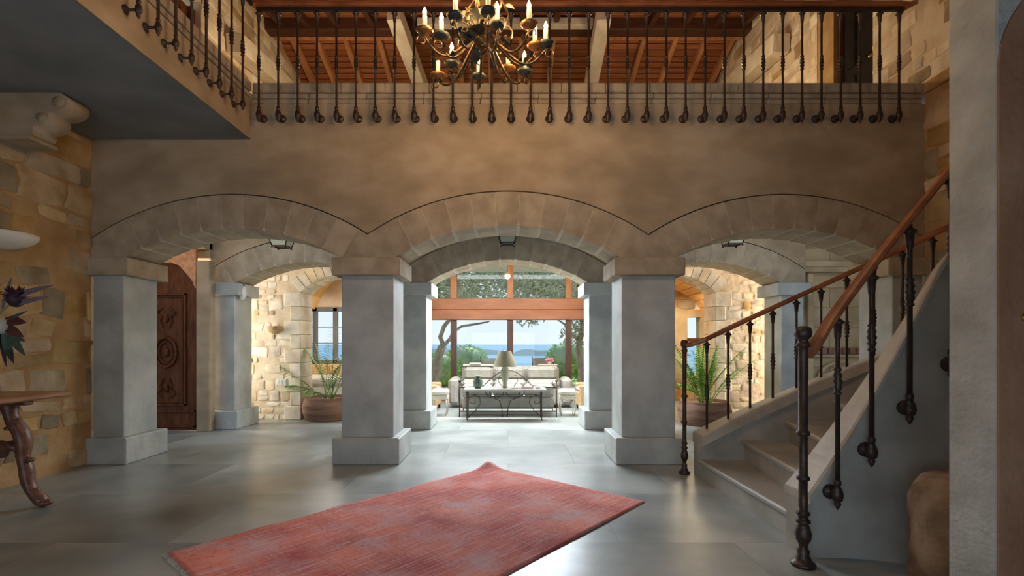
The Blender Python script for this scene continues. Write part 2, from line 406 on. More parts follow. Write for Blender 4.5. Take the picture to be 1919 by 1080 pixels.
# ------------------------------------------------------------------ arcades
ZS = 2.15
ARCH = [(-4.02, -1.74, 2.46), (-1.20, 1.19, 2.494), (1.75, 4.02, 2.46)]
def arc_par(a):
    half = (a[1] - a[0]) / 2; rise = a[2] - ZS; R = (half * half + rise * rise) / (2 * rise)
    return (a[0] + a[1]) / 2, a[2] - R, R, math.asin(half / R)
RING = .35
def arcade(name, Yf, T, ztop, zbody, label):
    w_ = struct(name, label)
    Yb = Yf + T
    P = [arc_par(a) for a in ARCH]
    def ext(x):
        z = 0
        for cx, cz, R, _ in P:
            d = (R + RING) ** 2 - (x - cx) ** 2
            if d > 0: z = max(z, cz + math.sqrt(d))
        return z
    # wall body above the rings, following the top curve of the arches
    N = 120; xs = [-4.37 + 8.74 * i / N for i in range(N + 1)] + [-1.47, 1.47]; xs = sorted(set(xs))
    body = MB()
    vs_ = []
    for x in xs:
        z = ext(x) + .013
        vs_ += [(x, Yf, z), (x, Yf, zbody), (x, Yb, z), (x, Yb, zbody)]
    fs = []
    for i in range(len(xs) - 1):
        a = 4 * i; b = a + 4
        fs += [(a, b, b + 1, a + 1), (a + 2, a + 3, b + 3, b + 2), (a, a + 2, b + 2, b), (a + 1, b + 1, b + 3, a + 3)]
    fs += [(0, 1, 3, 2), tuple(4 * (len(xs) - 1) + k for k in (0, 2, 3, 1))]
    body.add(vs_, fs).build('wall_face', M_plaster, w_)
    # mortar core the voussoirs are set in
    for k, (cx, cz, R, am) in enumerate(P):
        core = MB(); n = 40; vs_ = []
        for i in range(n + 1):
            t = -am + 2 * am * i / n
            for rr in (R + .001, R + RING - .012):
                for y in (Yf + .002, Yb - .002): vs_.append((cx + rr * math.sin(t), y, cz + rr * math.cos(t)))
        fs = []
        for i in range(n):
            a = 4 * i; b = a + 4
            fs += [(a, b, b + 2, a + 2), (a + 1, a + 3, b + 3, b + 1), (a, a + 1, b + 1, b), (a + 2, b + 2, b + 3, a + 3)]
        core.add(vs_, fs).build('mortar_core', M_mortar, w_)
        nv = 11; gap = .005 / R; gi = .040 / R
        for i in range(nv):
            t0 = -am + 2 * am * i / nv + (gap / 2 if i else 0); t1 = -am + 2 * am * (i + 1) / nv - (gap / 2 if i < nv - 1 else 0)
            poly = []
            ia = t0 + (gi - gap) / 2 * (i > 0); ib = t1 - (gi - gap) / 2 * (i < nv - 1)
            for j in range(4): t = ia + (ib - ia) * j / 3; poly.append((cx + (R - .003) * math.sin(t), cz + (R - .004) * math.cos(t)))
            for j in (3, 0): t = t0 + (t1 - t0) * j / 3; poly.append((cx + (R + .05) * math.sin(t), cz + (R + .05) * math.cos(t))) if j == 3 else None
            for j in range(3, -1, -1): t = t0 + (t1 - t0) * j / 3; poly.append((cx + (R + RING) * math.sin(t), cz + (R + RING) * math.cos(t)))
            poly.append((cx + (R + .05) * math.sin(t0), cz + (R + .05) * math.cos(t0)))
            MB().prism(poly, Yf, Yb).build('voussoir', M_voussoir, w_)
    # springers over the pillars
    def rad(k, sgn):
        cx, cz, R, am = P[k]; return (cx + sgn * (R + RING) * math.sin(am), cz + (R + RING) * math.cos(am))
    for k in (0, 1):
        xa, xb = ARCH[k][1], ARCH[k + 1][0]; mid = (xa + xb) / 2
        MB().prism([(xa, ZS), (xb, ZS), rad(k + 1, -1), (mid, ext(mid)), rad(k, 1)], Yf, Yb).build('springer', M_voussoir, w_)
    e = rad(0, -1); MB().prism([(-4.37, ZS), (ARCH[0][0], ZS), e, (-4.37, ext(-4.37))], Yf, Yb).build('springer', M_voussoir, w_)
    e = rad(2, 1); MB().prism([(ARCH[2][1], ZS), (4.37, ZS), (4.37, ext(4.37)), e], Yf, Yb).build('springer', M_voussoir, w_)
    return w_

YA, YB_, TH = 5.19, 7.29, .50
wm = arcade('wall_middle', YA, TH, 3.97, 3.76, 'tan plastered wall above the three front arches')
wr = arcade('wall_back', YB_, TH, 3.97, 3.76, 'shaded grey wall above the three rear arches')
for o in kids(wr):
    if o.name.startswith('voussoir'): pass

def pillar(x0, x1, Yf, label, group, T=TH):
    t = thing('stone_pillar', label, 'pillar', ((x0 + x1) / 2, Yf + T / 2, 0), 0, group)
    hx, hy = (x1 - x0) / 2, T / 2
    MB().box((-hx, -hy, .27), (hx, hy, 1.97), .008).build('shaft', M_pillar, t)
    MB().box((-hx - .075, -hy - .07, 0), (hx + .075, hy + .07, .275), .01).build('plinth', M_pillar, t)
    MB().box((-hx - .085, -hy - .06, 1.965), (hx + .085, hy + .06, ZS - .001), .008).build('capital', M_voussoir if Yf < 6 else M_pillar, t)
    return t
for Yf, row in ((YA, 'front'), (YB_, 'rear')):
    pos = {'front': ('at the left stone wall beside the table', 'left of the middle arch, facing the rug corner', 'right of the middle arch by the small newel post', 'behind the stair handrails'),
           'rear': ('beside the carved door', 'left of the garden window view', 'right of the garden window view', 'beyond the stair in front of the yellow niche')}[row]
    pillar(-4.34, -4.02, Yf, 'half-width grey pillar of the %s row %s' % (row, pos[0]), '%s row pillars' % row)
    pillar(-1.74, -1.20, Yf, 'square grey pillar of the %s row %s' % (row, pos[1]), '%s row pillars' % row)
    pillar(1.19, 1.75, Yf, 'square grey pillar of the %s row %s' % (row, pos[2]), '%s row pillars' % row)
    pillar(4.02, 4.34, Yf, 'half-width grey pillar of the %s row %s' % (row, pos[3]), '%s row pillars' % row)

# ledge of moulded stone blocks along the top of the arcade and of the left gallery
tr = struct('trim_1', 'moulded stone ledge over the front arches')
tl = struct('trim_2', 'moulded stone ledge along the left gallery')
COURSES = [(3.872, 3.970, .028, .46), (3.818, 3.866, .012, .60), (3.764, 3.812, .002, .60)]
for ci, (za, zb, pr, L) in enumerate(COURSES):
    me = MB().box((.002, -pr, 0), (L - .002, .20, zb - za), .006).mesh('block', M_voussoir)
    x = -2.69 + pr - (.2 if ci % 2 else 0) * 0
    while x < 4.30:
        LL = min(L, 4.33 - x)
        if LL > .05: obj('block', me, tr, (x, YA, za), None, (LL / L, 1, 1))
        x += L
    me2 = MB().box((-.20, .002, 0), (pr, L - .002, zb - za), .006).mesh('block', M_voussoir)
    y = YA - pr - L
    while y > 1.2:
        obj('block', me2, tl, (-2.69, y, za)); y -= L
MB().box((-2.7, YA + .05, 3.765), (4.33, YA + .5, 3.93)).build('core', M_plaster, tr)
MB().box((-4.3, 1.2, 3.765), (-2.75, YA + .4, 3.93)).build('core', M_plaster, tl)

# left gallery slab
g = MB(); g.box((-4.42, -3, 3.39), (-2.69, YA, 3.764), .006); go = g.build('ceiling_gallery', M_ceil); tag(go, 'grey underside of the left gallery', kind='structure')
f_ = MB().box((-2.70, -3, 3.39), (-2.684, YA - .001, 3.764)); f_.build('fascia', M_plaster, go)
# upper floor slab and ceilings of the passages
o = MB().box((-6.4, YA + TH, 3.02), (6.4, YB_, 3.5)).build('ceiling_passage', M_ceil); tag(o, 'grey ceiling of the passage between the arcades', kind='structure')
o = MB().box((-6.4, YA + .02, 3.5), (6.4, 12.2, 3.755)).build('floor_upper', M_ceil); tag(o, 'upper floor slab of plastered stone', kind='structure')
o = MB().box((-6.4, YB_ + TH, 3.02), (6.4, 12.2, 3.5)).build('ceiling_living_room', M_whitebeam); tag(o, 'pale ceiling of the garden room', kind='structure')

# ------------------------------------------------------------------ side walls
wl = struct('wall_left', 'ochre rubble stone wall at the left')
MB().box((-4.7, -3, 0), (-4.36, YA, 3.39)).build('bedding', M_bed, wl)
rubble(wl, (-4.36, 3.9), (0, 1), YA - 3.9, 0, 3.39, .12, .30, .16, .46, 'yyyyyyyg', seed=11, depth=.016, gap=.03, skip=.25)
wlu = struct('wall_left_upper', 'rubble stone wall of the upper floor at the left')
MB().box((-4.7, -3, 3.76), (-4.36, 6.35, 8)).box((-4.7, 7.05, 3.76), (-4.36, 12.2, 8)).box((-4.7, 6.3, 6.1), (-4.36, 7.1, 8)).build('bedding', M_bed_pale, wlu)
rubble(wlu, (-4.36, 7.05), (0, 1), 3.6, 4.0, 7.7, .14, .28, .16, .42, 'pppppy', seed=12, depth=.014, gap=.025, skip=.2)
rubble(wlu, (-4.36, 5.3), (0, 1), 1.0, 4.0, 6.0, .16, .30, .18, .5, 'ypy', seed=13)
wri = struct('wall_right', 'brown rubble stone wall above the stair at the right')
MB().box((4.36, -3, 0), (4.7, YA, 3.9)).build('bedding', M_bed, wri)
rubble(wri, (4.36, YA), (0, -1), 1.8, 1.2, 3.8, .14, .30, .2, .5, 'yyyyg', seed=14, depth=.016, gap=.025, skip=.2)
tag(MB().box((4.325, 2.5, 3.86), (4.40, YA, 3.97), .01).build('trim_3', M_bed), 'stone ledge on the right wall', kind='structure')
wru = struct('wall_right_upper', 'rubble stone wall of the upper floor at the right')
MB().box((4.36, -3, 3.9), (4.7, 5.93, 8)).box((4.36, 7.0, 3.9), (4.7, 12.2, 8)).box((4.36, 5.9, 6.05), (4.7, 7.1, 8)).build('bedding', M_bed_pale, wru)
rubble(wru, (4.36, 8.5), (0, -1), 1.5, 4.0, 7.7, .11, .24, .14, .38, 'ppppy', seed=15, depth=.014, gap=.025, skip=.2)
rubble(wru, (4.36, 10.6), (0, -1), 2.1, 4.0, 7.7, .14, .28, .16, .42, 'ppppy', seed=18, depth=.014, gap=.025, skip=.2)
rubble(wru, (4.36, 5.93), (0, -1), 2.4, 4.0, 6.6, .11, .24, .14, .38, 'pppgpy', seed=16, depth=.014, gap=.025, skip=.2)
# wall and doorway behind the viewer
wf = struct('wall_front', 'entrance wall behind the viewer')
MB().box((-4.7, -3.3, 0), (-3.4, -3.0, 6.2)).box((1.6, -3.3, 0), (4.7, -3.0, 6.2)).box((-3.4, -3.3, 2.6), (1.6, -3.0, 6.2)).build('wall_face', M_plaster, wf)
MB().box((-3.4, -3.25, 0), (1.6, -3.18, 2.6), .01).build('entrance_door', M_door, wf)
# doors of the upper floor
def plain_door(name, x, y0, y1, z0, z1, sgn, m, label):
    d = struct(name, label)
    MB().box((x, y0, z0), (x + sgn * .06, y1, z1), .005).build('leaf', m, d)
    for a, b in ((y0 - .09, y0), (y1, y1 + .09)): MB().box((x - sgn * .05, a, z0), (x + sgn * .1, b, z1), .008).build('jamb', M_door, d)
    n = 2
    for i in range(n):
        for (za, zb) in ((z0 + .12, z0 + .95), (z0 + 1.08, z1 - .12)):
            wdt = (y1 - y0) / n
            MB().box((x - sgn * .02, y0 + i * wdt + .08, za), (x + .01 * sgn, y0 + (i + 1) * wdt - .08, zb), .012).build('panel', m, d)
    k = MB().ball((x - sgn * .05, y0 + .08, z0 + 1.0), .03); k.build('handle', M_brass, d)
plain_door('door_2', 4.48, 5.98, 6.62, 3.77, 5.95, 1, M_black, 'near-black door on the upper landing at the right')
MB().box((4.37, 6.66, 3.78), (4.5, 7.0, 6.05)).build('reveal', M_bed, wru)
plain_door('door_3', -4.50, 6.44, 6.96, 3.77, 6.0, -1, M_door, 'dark brown door on the upper floor at the left')

# ------------------------------------------------------------------ roof
rf = struct('ceiling', 'sloping plank roof with wooden rafters')
RY, RZ, SF, SN = 9.15, 7.12, -.31, -.20
def roofz(Y): return RZ + SF * (Y - RY) if Y > RY else RZ + SN * (RY - Y)
me_p = MB().box((-4.5, 0, 0), (4.5, .118, .025), .008).mesh('plank', M_wood)
def plank_row(y0, sl, n, sgn):
    a = math.atan(sl)
    for i in range(n):
        Y = y0 + sgn * i * .134
        obj('plank', me_p, rf, (0, Y, roofz(Y) + .02), (math.atan(sl if sgn > 0 else sl), 0, 0))
plank_row(RY, SF, 23, 1)
a = math.atan(-SN)
for i in range(46):
    Y = RY - .134 * (i + 1); obj('plank', me_p, rf, (0, Y, roofz(Y) + .02), (a, 0, 0))
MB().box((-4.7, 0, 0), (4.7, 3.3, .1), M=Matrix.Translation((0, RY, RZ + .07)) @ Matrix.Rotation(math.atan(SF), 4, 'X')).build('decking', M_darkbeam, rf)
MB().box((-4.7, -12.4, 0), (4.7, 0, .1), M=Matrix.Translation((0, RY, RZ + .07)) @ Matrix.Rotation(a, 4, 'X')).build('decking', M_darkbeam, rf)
rx = [-4.05, -3.60, -3.05, -2.42, -.95, -.35, .25, .85, 2.55, 3.15, 3.72, 4.22]
def beam(p, q, wx, hz, m, name, parent):
    p = Vector(p); q = Vector(q); L = (q - p).length; d = (q - p).normalized()
    rot = d.to_track_quat('Y', 'Z').to_matrix().to_4x4()
    return MB().box((-wx / 2, 0, -hz), (wx / 2, L, 0), .008).build(name, m, parent, None) if False else obj(name, MB().box((-wx / 2, 0, -hz), (wx / 2, L, 0), .008).mesh(name, m), parent, p, d.to_track_quat('Y', 'Z').to_euler())
for x in rx:
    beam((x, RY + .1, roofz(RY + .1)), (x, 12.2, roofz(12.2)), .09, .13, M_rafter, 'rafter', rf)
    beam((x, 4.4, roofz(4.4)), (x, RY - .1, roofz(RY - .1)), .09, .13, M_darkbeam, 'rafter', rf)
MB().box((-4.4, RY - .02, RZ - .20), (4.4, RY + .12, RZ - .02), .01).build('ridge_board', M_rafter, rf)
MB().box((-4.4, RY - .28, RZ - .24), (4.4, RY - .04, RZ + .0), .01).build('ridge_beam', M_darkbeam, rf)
for p, q in (((-1.90, 8.3, 6.90), (-1.60, 11.6, 6.28)), ((1.60, 8.3, 6.90), (1.72, 11.6, 6.28))):
    beam(p, q, .24, .26, M_whitebeam, 'principal_rafter', rf)
MB().box((-1.6, 8.72, 6.86), (1.5, 8.86, 7.0), .01).build('tie_beam', M_whitebeam, rf)
for s in (-1, 1): beam((s * 4.2, 7.6, 6.02), (s * 4.2, 10.8, 6.42), .26, .28, M_whitebeam, 'wall_beam', rf)
MB().box((-4.7, 11.9, 3.76), (4.7, 12.2, 6.3)).build('end_wall', M_bed_pale, rf)

# ------------------------------------------------------------------ far stone walls with arched openings
Y3 = 8.19
def far_wall(name, sgn, label, seed):
    wq = struct(name, label)
    xa, xb = 2.0, 3.42                     # opening, |x|
    za, zs = 2.40, 2.10
    cx = sgn * (xa + xb) / 2; half = (xb - xa) / 2; rise = za - zs; R = (half ** 2 + rise ** 2) / (2 * rise); cz = za - R; am = math.asin(half / R)
    x_out = 6.3
    T = .45
    MB().box((sgn * (xb + .005), Y3, 0), (sgn * x_out, Y3 + T, 3.02)).box((sgn * 1.75, Y3, 0), (sgn * (xa - .005), Y3 + T, 3.02)).build('bedding', M_bed_pale, wq)
    n = 20; vs_ = []
    for i in range(n + 1):
        t = -am + 2 * am * i / n; x = cx + (R + .01) * math.sin(t); z = cz + (R + .01) * math.cos(t)
        vs_ += [(x, Y3, z), (x, Y3, 3.02), (x, Y3 + T, z), (x, Y3 + T, 3.02)]
    fs = []
    for i in range(n): a = 4 * i; b = a + 4; fs += [(a, b, b + 1, a + 1), (a + 2, a + 3, b + 3, b + 2), (a, a + 2, b + 2, b)]
    MB().add(vs_, fs).build('spandrel', M_bed_pale, wq)
    nv = 13
    for i in range(nv):
        t0 = -am + 2 * am * i / nv + .006; t1 = -am + 2 * am * (i + 1) / nv - .006
        poly = [(cx + rr * math.sin(t), cz + rr * math.cos(t)) for rr, t in ((R, t0), (R, t1), (R + .24, t1), (R + .24, t0))]
        MB().prism(poly, Y3 - .03, Y3 + T + .01).build('voussoir', M_stone_pale, wq)
    def ok(u, z):
        x = (-x_out + u) if sgn < 0 else (1.75 + u)
        ax = abs(x)
        if z < zs and xa - .02 < ax < xb + .02: return False
        return not (z >= zs - .05 and math.hypot(x - cx, z - cz) < R + .27 and xa - .12 < ax < xb + .12)
    if sgn < 0: rubble(wq, (-5.0, Y3), (1, 0), 3.25, 0, 3.02, .08, .19, .08, .25, 'ppppppppppy', inside=lambda u, z: ok(u + 1.3, z), seed=seed, depth=.010, gap=.03, skip=.25)
    else: rubble(wq, (1.75, Y3), (1, 0), 3.25, 0, 3.02, .08, .19, .08, .25, 'ppppppppppy', inside=ok, seed=seed, depth=.010, gap=.03, skip=.25)
    # jamb quoins
    for k in range(9):
        z0 = k * .234; MB().box((sgn * (xb - .012), Y3 - .034, z0 + .004), (sgn * (xb + (.16 if k % 2 else .26)), Y3 + T + .01, z0 + .228), .01).build('quoin', M_stone_pale, wq)
    return wq
far_wall('wall_far_left', -1, 'pale rubble wall with an arched opening beyond the left arch', 21)
far_wall('wall_far_right', 1, 'pale rubble wall with an arched opening beyond the right arch', 22)
# side walls of garden room and side rooms
for s, nm in ((-1, 'left'), (1, 'right')):
    o = MB().box((s * 1.76, Y3 + .45, 0), (s * 1.96, 8.95, 3.02)).box((s * 6.3, YA + TH, 0), (s * 6.5, 12.2, 3.02)).build('wall_side_' + nm, M_bed_pale if s < 0 else M_orange); tag(o, 'side wall of the %s room' % nm, kind='structure')

# left room: end wall with three-light window
wz = struct('wall_left_room', 'end wall of the left room')
MB().box((-6.3, 11.0, 0), (-2.0, 11.2, .82)).box((-6.3, 11.0, 2.05), (-2.0, 11.2, 3.02)).box((-6.3, 11, .8), (-4.75, 11.2, 2.1)).box((-2.9, 11, .8), (-2.0, 11.2, 2.1)).build('wall_face', M_bed_pale, wz)
wi = struct('window_2', 'grey framed window of the left room')
for x in (-4.72, -4.27, -3.82, -3.37, -2.92): MB().box((x - .05, 10.96, .82), (x + .05, 11.04, 2.05), .006).build('post', M_greywood, wi)
for z in (.84, 2.02): MB().box((-4.75, 10.96, z - .05), (-2.9, 11.04, z + .05), .006).build('rail', M_greywood, wi)
for x in (-4.5, -4.05, -3.6, -3.15):
    MB().box((x - .18, 10.99, .88), (x + .18, 10.995, 1.98)).build('pane', M_glass, wi)
    for z in (1.27, 1.62): MB().box((x - .18, 10.98, z - .008), (x + .18, 11.0, z + .008)).build('glazing_bar', M_greywood, wi)
o = MB().box((-4.9, 10.80, .58), (-2.8, 11.0, .80), .01).build('window_seat', M_orange); tag(o, 'orange wooden sill board under the window of the left room', 'window seat')
sb = thing('white_daybed', 'white covered daybed under the window of the left room', 'daybed', (-3.8, 10.2, 0))
MB().box((-.95, -.4, .08), (.95, .4, .42), .03).build('base', M_cream, sb)
MB().box((-.97, -.42, .42), (.97, .42, .60), .05).build('mattress', M_cream, sb)
for x in (-.85, .85):
    for y in (-.3, .3): MB().box((x - .03, y - .03, 0), (x + .03, y + .03, .08)).build('leg', M_greywood, sb)
# curved wooden vault in the left room (diagonal rib)
vt = struct('ceiling_left_room', 'orange wooden vault of the left room')
n = 12; vs_ = []
pts = []
for i in range(n + 1):
    t = -1.1 + 2.2 * i / n; pts.append((-3.15 + 1.12 * math.sin(t) / math.sin(1.1), 2.02 + .9 * (math.cos(t) - math.cos(1.1)) / (1 - math.cos(1.1))))
for i in range(n):
    p, q = pts[i], pts[i + 1]
    MB().prism([p, q, (q[0], q[1] + .04), (p[0], p[1] + .04)], 8.7, 11.0).build('board', M_orange, vt)
MB().tube([(-4.1, 8.8, 2.1), (-3.8, 9.2, 2.40), (-3.3, 9.7, 2.66), (-2.8, 10.2, 2.66), (-2.3, 10.8, 2.4)], .06, 6).build('rib', M_bed_pale, vt)
# right room: barrel vault of orange stone, end wall with slit windows
rw = struct('wall_right_room', 'end wall of the right room')
for a, b, z0, z1 in ((2.0, 3.05, 0, 3.0), (3.32, 3.98, 0, 3.0), (4.28, 6.3, 0, 3.0), (3.05, 3.32, 0, 1.2), (3.05, 3.32, 1.85, 3.0), (3.98, 4.28, 0, .55), (3.98, 4.28, 1.85, 3.0)):
    MB().box((a, 11.0, z0), (b, 11.3, z1)).build('block', M_ashlar, rw)
rubble(rw, (2.0, 10.995), (1, 0), 3.0, 0, 2.9, .2, .3, .3, .6, 'yyp', inside=lambda u, z: not ((1.0 < u < 1.37 and 1.15 < z < 1.9) or (1.93 < u < 2.33 and .5 < z < 1.9)), seed=5, depth=.02)
rv = struct('ceiling_right_room', 'orange stone barrel vault of the right room')
for i in range(14):
    t0 = -1.35 + 2.7 * i / 14; t1 = -1.35 + 2.7 * (i + 1) / 14 - .012
    f2 = lambda t, r: (3.1 + (1.25 + r) * math.sin(t), 1.70 + (.85 + r) * math.cos(t))
    for j in range(5):
        y0 = 8.66 + j * .47
        MB().prism([f2(t0, 0), f2(t1, 0), f2(t1, .12), f2(t0, .12)], y0, y0 + .462).build('vault_stone', M_orange, rv)
MB().box((1.97, 8.7, 0), (2.02, 11.0, 2.2)).build('side_face', M_orange, rv)
wn = struct('window_3', 'slit windows of the right room')
MB().box((3.04, 11.1, 1.2), (3.33, 11.11, 1.85)).build('pane', M_glass, wn); MB().box((3.97, 11.1, .55), (4.29, 11.11, 1.85)).build('pane', M_glass, wn)
MB().box((3.97, 11.0, 1.30), (4.29, 11.06, 1.38)).build('glazing_bar', M_door, wn); MB().box((3.03, 10.98, 1.2), (3.09, 11.05, 1.85)).build('shutter', M_door, wn)
cb = thing('brown_cabinet', 'dark brown cabinet standing in the orange room beyond the right arch', 'cabinet', (3.15, 10.75, 0))
MB().box((-.25, -.2, 0), (.25, .2, 1.12), .01).build('body', M_door, cb); MB().box((-.28, -.23, 1.12), (.28, .22, 1.17), .01).build('top', M_door, cb)
for s in (-1, 1): d = MB().box((s * .012, -.22, .08), (s * .23, -.198, 1.06), .01).build('door', M_door, cb); MB().ball((s * .04, -.235, .6), .015, 8, 5).build('knob', M_brass, d)

# garden room window wall
YW = 10.9
ww = struct('window_1', 'wide garden window with orange wooden frame')
zt0, zt1 = 1.777, 2.246
posts = [-2.45, -1.19, .05, 1.33, 2.55]
for x in posts:
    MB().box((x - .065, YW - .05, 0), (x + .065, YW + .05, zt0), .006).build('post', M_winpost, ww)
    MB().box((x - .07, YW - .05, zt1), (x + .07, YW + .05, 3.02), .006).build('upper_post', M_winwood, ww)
MB().box((-2.6, YW - .09, zt0), (2.6, YW + .09, zt0 + .22), .01).build('transom', M_winbeam, ww)
MB().box((-2.6, YW - .07, zt0 + .225), (2.6, YW + .07, zt1), .01).build('transom', M_winbeam, ww)
for a, b in zip(posts[:-1], posts[1:]):
    MB().box((a + .06, YW - .004, .06), (b - .06, YW + .004, zt0)).build('pane', M_glass, ww)
    MB().box((a + .06, YW - .004, zt1), (b - .06, YW + .004, 3.0)).build('pane', M_glass, ww)
    MB().box((a + .06, YW - .03, 0), (b - .06, YW + .03, .07), .005).build('bottom_rail', M_winwood, ww)
for s in (-1, 1):
    o = MB().box((s * 2.6, YW - .1, 0), (s * 2.75, 11.2, 3.02)).build('wall_window_side', M_bed_pale); tag(o, 'wall end beside the garden window', kind='structure')

# alcove walls at both ends of the passage
wa = struct('wall_alcove_left', 'wall holding the carved door')
Yd = 7.12
MB().box((-6.3, Yd + .1, 0), (-5.6, Yd + .3, 3.02)).box((-5.7, Yd + .1, 2.5), (-4.34, Yd + .3, 3.02)).build('wall_face', M_ashlar, wa)
MB().box((-4.44, Yd - .06, 0), (-4.25, Yd + .09, 2.44), .01).build('jamb', M_plaster, wa)
MB().box((-6.3, Yd - .04, 2.62), (-4.34, Yd + .3, 2.75), .01).build('lintel', M_ashlar, wa)
d1 = struct('door_1', 'tall carved dark wooden door')
dx0, dx1 = -5.36, -4.46
MB().box((dx0, Yd + .02, .01), (dx1, Yd + .09, 2.42), .006).build('leaf', M_door, d1)
def dfr(x0, x1, z0, z1, t=.035, nm='moulding', m=M_door, dep=.03):
    q = MB()
    q.box((x0, Yd + .02 - dep, z0), (x1, Yd + .03, z0 + t), .008).box((x0, Yd + .02 - dep, z1 - t), (x1, Yd + .03, z1), .008)
    q.box((x0, Yd + .02 - dep, z0), (x0 + t, Yd + .03, z1), .008).box((x1 - t, Yd + .02 - dep, z0), (x1, Yd + .03, z1), .008)
    return q.build(nm, m, d1)
dfr(-5.20, -4.62, .36, 1.98); dfr(-5.16, -4.66, .40, 1.94, .02); dfr(dx0 + .02, dx1 - .02, .05, .30)
# oval medallion and scrolls carved on the panel
q = MB(); cxd = -4.91
for k in range(24):
    pass
q.tube([(cxd + .15 * math.cos(2 * PI * k / 24), Yd - .005, 1.13 + .21 * math.sin(2 * PI * k / 24)) for k in range(25)], .018, 6)
q.tube([(cxd + .10 * math.cos(2 * PI * k / 20), Yd - .005, 1.13 + .15 * math.sin(2 * PI * k / 20)) for k in range(21)], .010, 6)
q.ball((cxd, Yd, 1.13), .05, sq=(1, .5, 1.4)); q.build('medallion', M_door, d1)
for zc, s in ((1.62, 1), (.62, -1)):
    q = MB()
    for sx in (-1, 1):
        q.tube([(cxd + sx * (.03 + .10 * (1 - t / 14) * abs(math.sin(t * .5)) + .02), Yd - .002, zc + s * (.14 - .28 * t / 14)) for t in range(15)], .010, 6)
    q.ball((cxd, Yd, zc), .035, sq=(1, .5, 1.8)); q.build('scroll', M_door, d1)
# scalloped head of the door surround
q = MB(); pts = [(-5.5, 2.62), (-5.5, 2.05)]
for i in range(25):
    t = i / 24; x = -5.36 + .90 * t
    z = 2.05 + .40 * math.sin(PI * t) ** .65 - .022 * abs(math.sin(4 * PI * t)); pts.append((x, z))
pts += [(-4.45, 2.05), (-4.45, 2.62)]
q.prism(pts, Yd - .05, Yd + .0).build('head_board', M_rafter, d1)
wb = struct('wall_alcove_right', 'yellow ashlar wall with niche beyond the stair')
Yn = 7.5
for r in range(10):
    z0 = r * .30; x = 4.34 - (.25 if r % 2 else 0)
    while x < 6.3:
        a, b = max(x, 4.34), min(x + .52, 6.3)
        if b - a > .03: MB().box((a + .003, Yn, z0 + .003), (b - .003, Yn + .12, z0 + .297), .006).build('ashlar', M_ashlar, wb)
        x += .52
MB().box((4.34, Yn + .01, 0), (6.3, Yn + .3, 3.02)).build('wall_face', M_bed, wb)
nf = thing('wall_fountain_surround', 'yellow stone fountain surround with brown tiles behind the stair', 'fountain', (5.0, Yn, 0))
for x in (-.50, .48): MB().box((x, -.06, 0), (x + .09, 0, 2.32), .01).build('pilaster', M_ashlar, nf)
MB().box((-.62, -.12, 2.32), (.66, 0, 2.40), .01).build('cornice', M_ashlar, nf); MB().box((-.56, -.08, 2.40), (.60, 0, 2.50), .01).build('cornice', M_ashlar, nf)
for i in range(8): MB().box((-.38 + i * .105, -.03, 1.10), (-.29 + i * .105, 0, 1.19), .004).build('tile', M_pond, nf)
MB().box((-.41, -.05, 1.05), (.48, 0, 1.09), .008).build('shelf', M_ashlar, nf)
q = MB(); q.tube([(.03 + .36 * math.cos(PI * k / 16), -.03, .70 + .28 * math.sin(PI * k / 16)) for k in range(17)], .03, 6); q.build('basin_arch', M_ashlar, nf)

# ------------------------------------------------------------------ staircase
SC = Vector((1.85, 1.90, 0))
def sp_(r, th, z):
    a = math.radians(th); return Vector((SC.x + r * math.sin(a), SC.y + r * math.cos(a), z))
def rout(th, R):
    s_ = math.sin(math.radians(th)); 
    return min(R, (4.25 - SC.x) / s_) if s_ > .3 else R
stc = thing('staircase', 'curved grey stone staircase rising at the right', 'staircase')
NS = 13
for i in range(NS):
    t0 = -1 + 8 * i; t1 = t0 + 8; z1 = .178 + .192 * i
    m = MB(); K = 4; R0 = 1.17
    top, bot = [], []
    pin = [(R0, t0 + (t1 - t0) * k / K) for k in range(K + 1)]; pout = [(rout(t0 + (t1 - t0) * k / K, 2.70), t0 + (t1 - t0) * k / K) for k in range(K, -1, -1)]
    loop = pin + pout
    vs_ = [sp_(r, t, 0 if i < 4 else z1 - .55) for r, t in loop] + [sp_(r, t, z1 - .04) for r, t in loop]; n = len(loop)
    m.add(vs_, [tuple(range(n)), tuple(range(2 * n - 1, n - 1, -1))] + [(k, (k + 1) % n, n + (k + 1) % n, n + k) for k in range(n)])
    st_ = m.build('step', M_concrete, stc)
    # tread slab with a rounded nosing
    m = MB(); ov = .035
    def off(p, d, tt): a = math.radians(tt); return Vector((p.x - math.cos(a) * d, p.y + math.sin(a) * d, p.z))
    loopz = []
    for dz, d in ((-.045, ov - .012), (-.034, ov - .002), (-.012, ov), (0.0, ov - .012)):
        lp = [off(sp_(R0, t0, z1 + dz), d, t0)] + [sp_(R0, t0 + (t1 - t0 + 1.5) * k / K, z1 + dz) for k in range(1, K + 1)] + [sp_(rout(t0 + (t1 - t0 + 1) * k / K, 2.70), t0 + (t1 - t0 + 1) * k / K, z1 + dz) for k in range(K, 0, -1)] + [off(sp_(rout(t0, 2.70), t0, z1 + dz), d, t0)]
        loopz.append(lp)
    n = len(loopz[0]); vs_ = [v for lp in loopz for v in lp]
    fs = [tuple(range(n)), tuple(range(4 * n - 1, 3 * n - 1, -1))]
    for q in range(3): fs += [(q * n + k, q * n + (k + 1) % n, (q + 1) * n + (k + 1) % n, (q + 1) * n + k) for k in range(n)]
    m.add(vs_, fs).build('tread', M_concrete, st_)
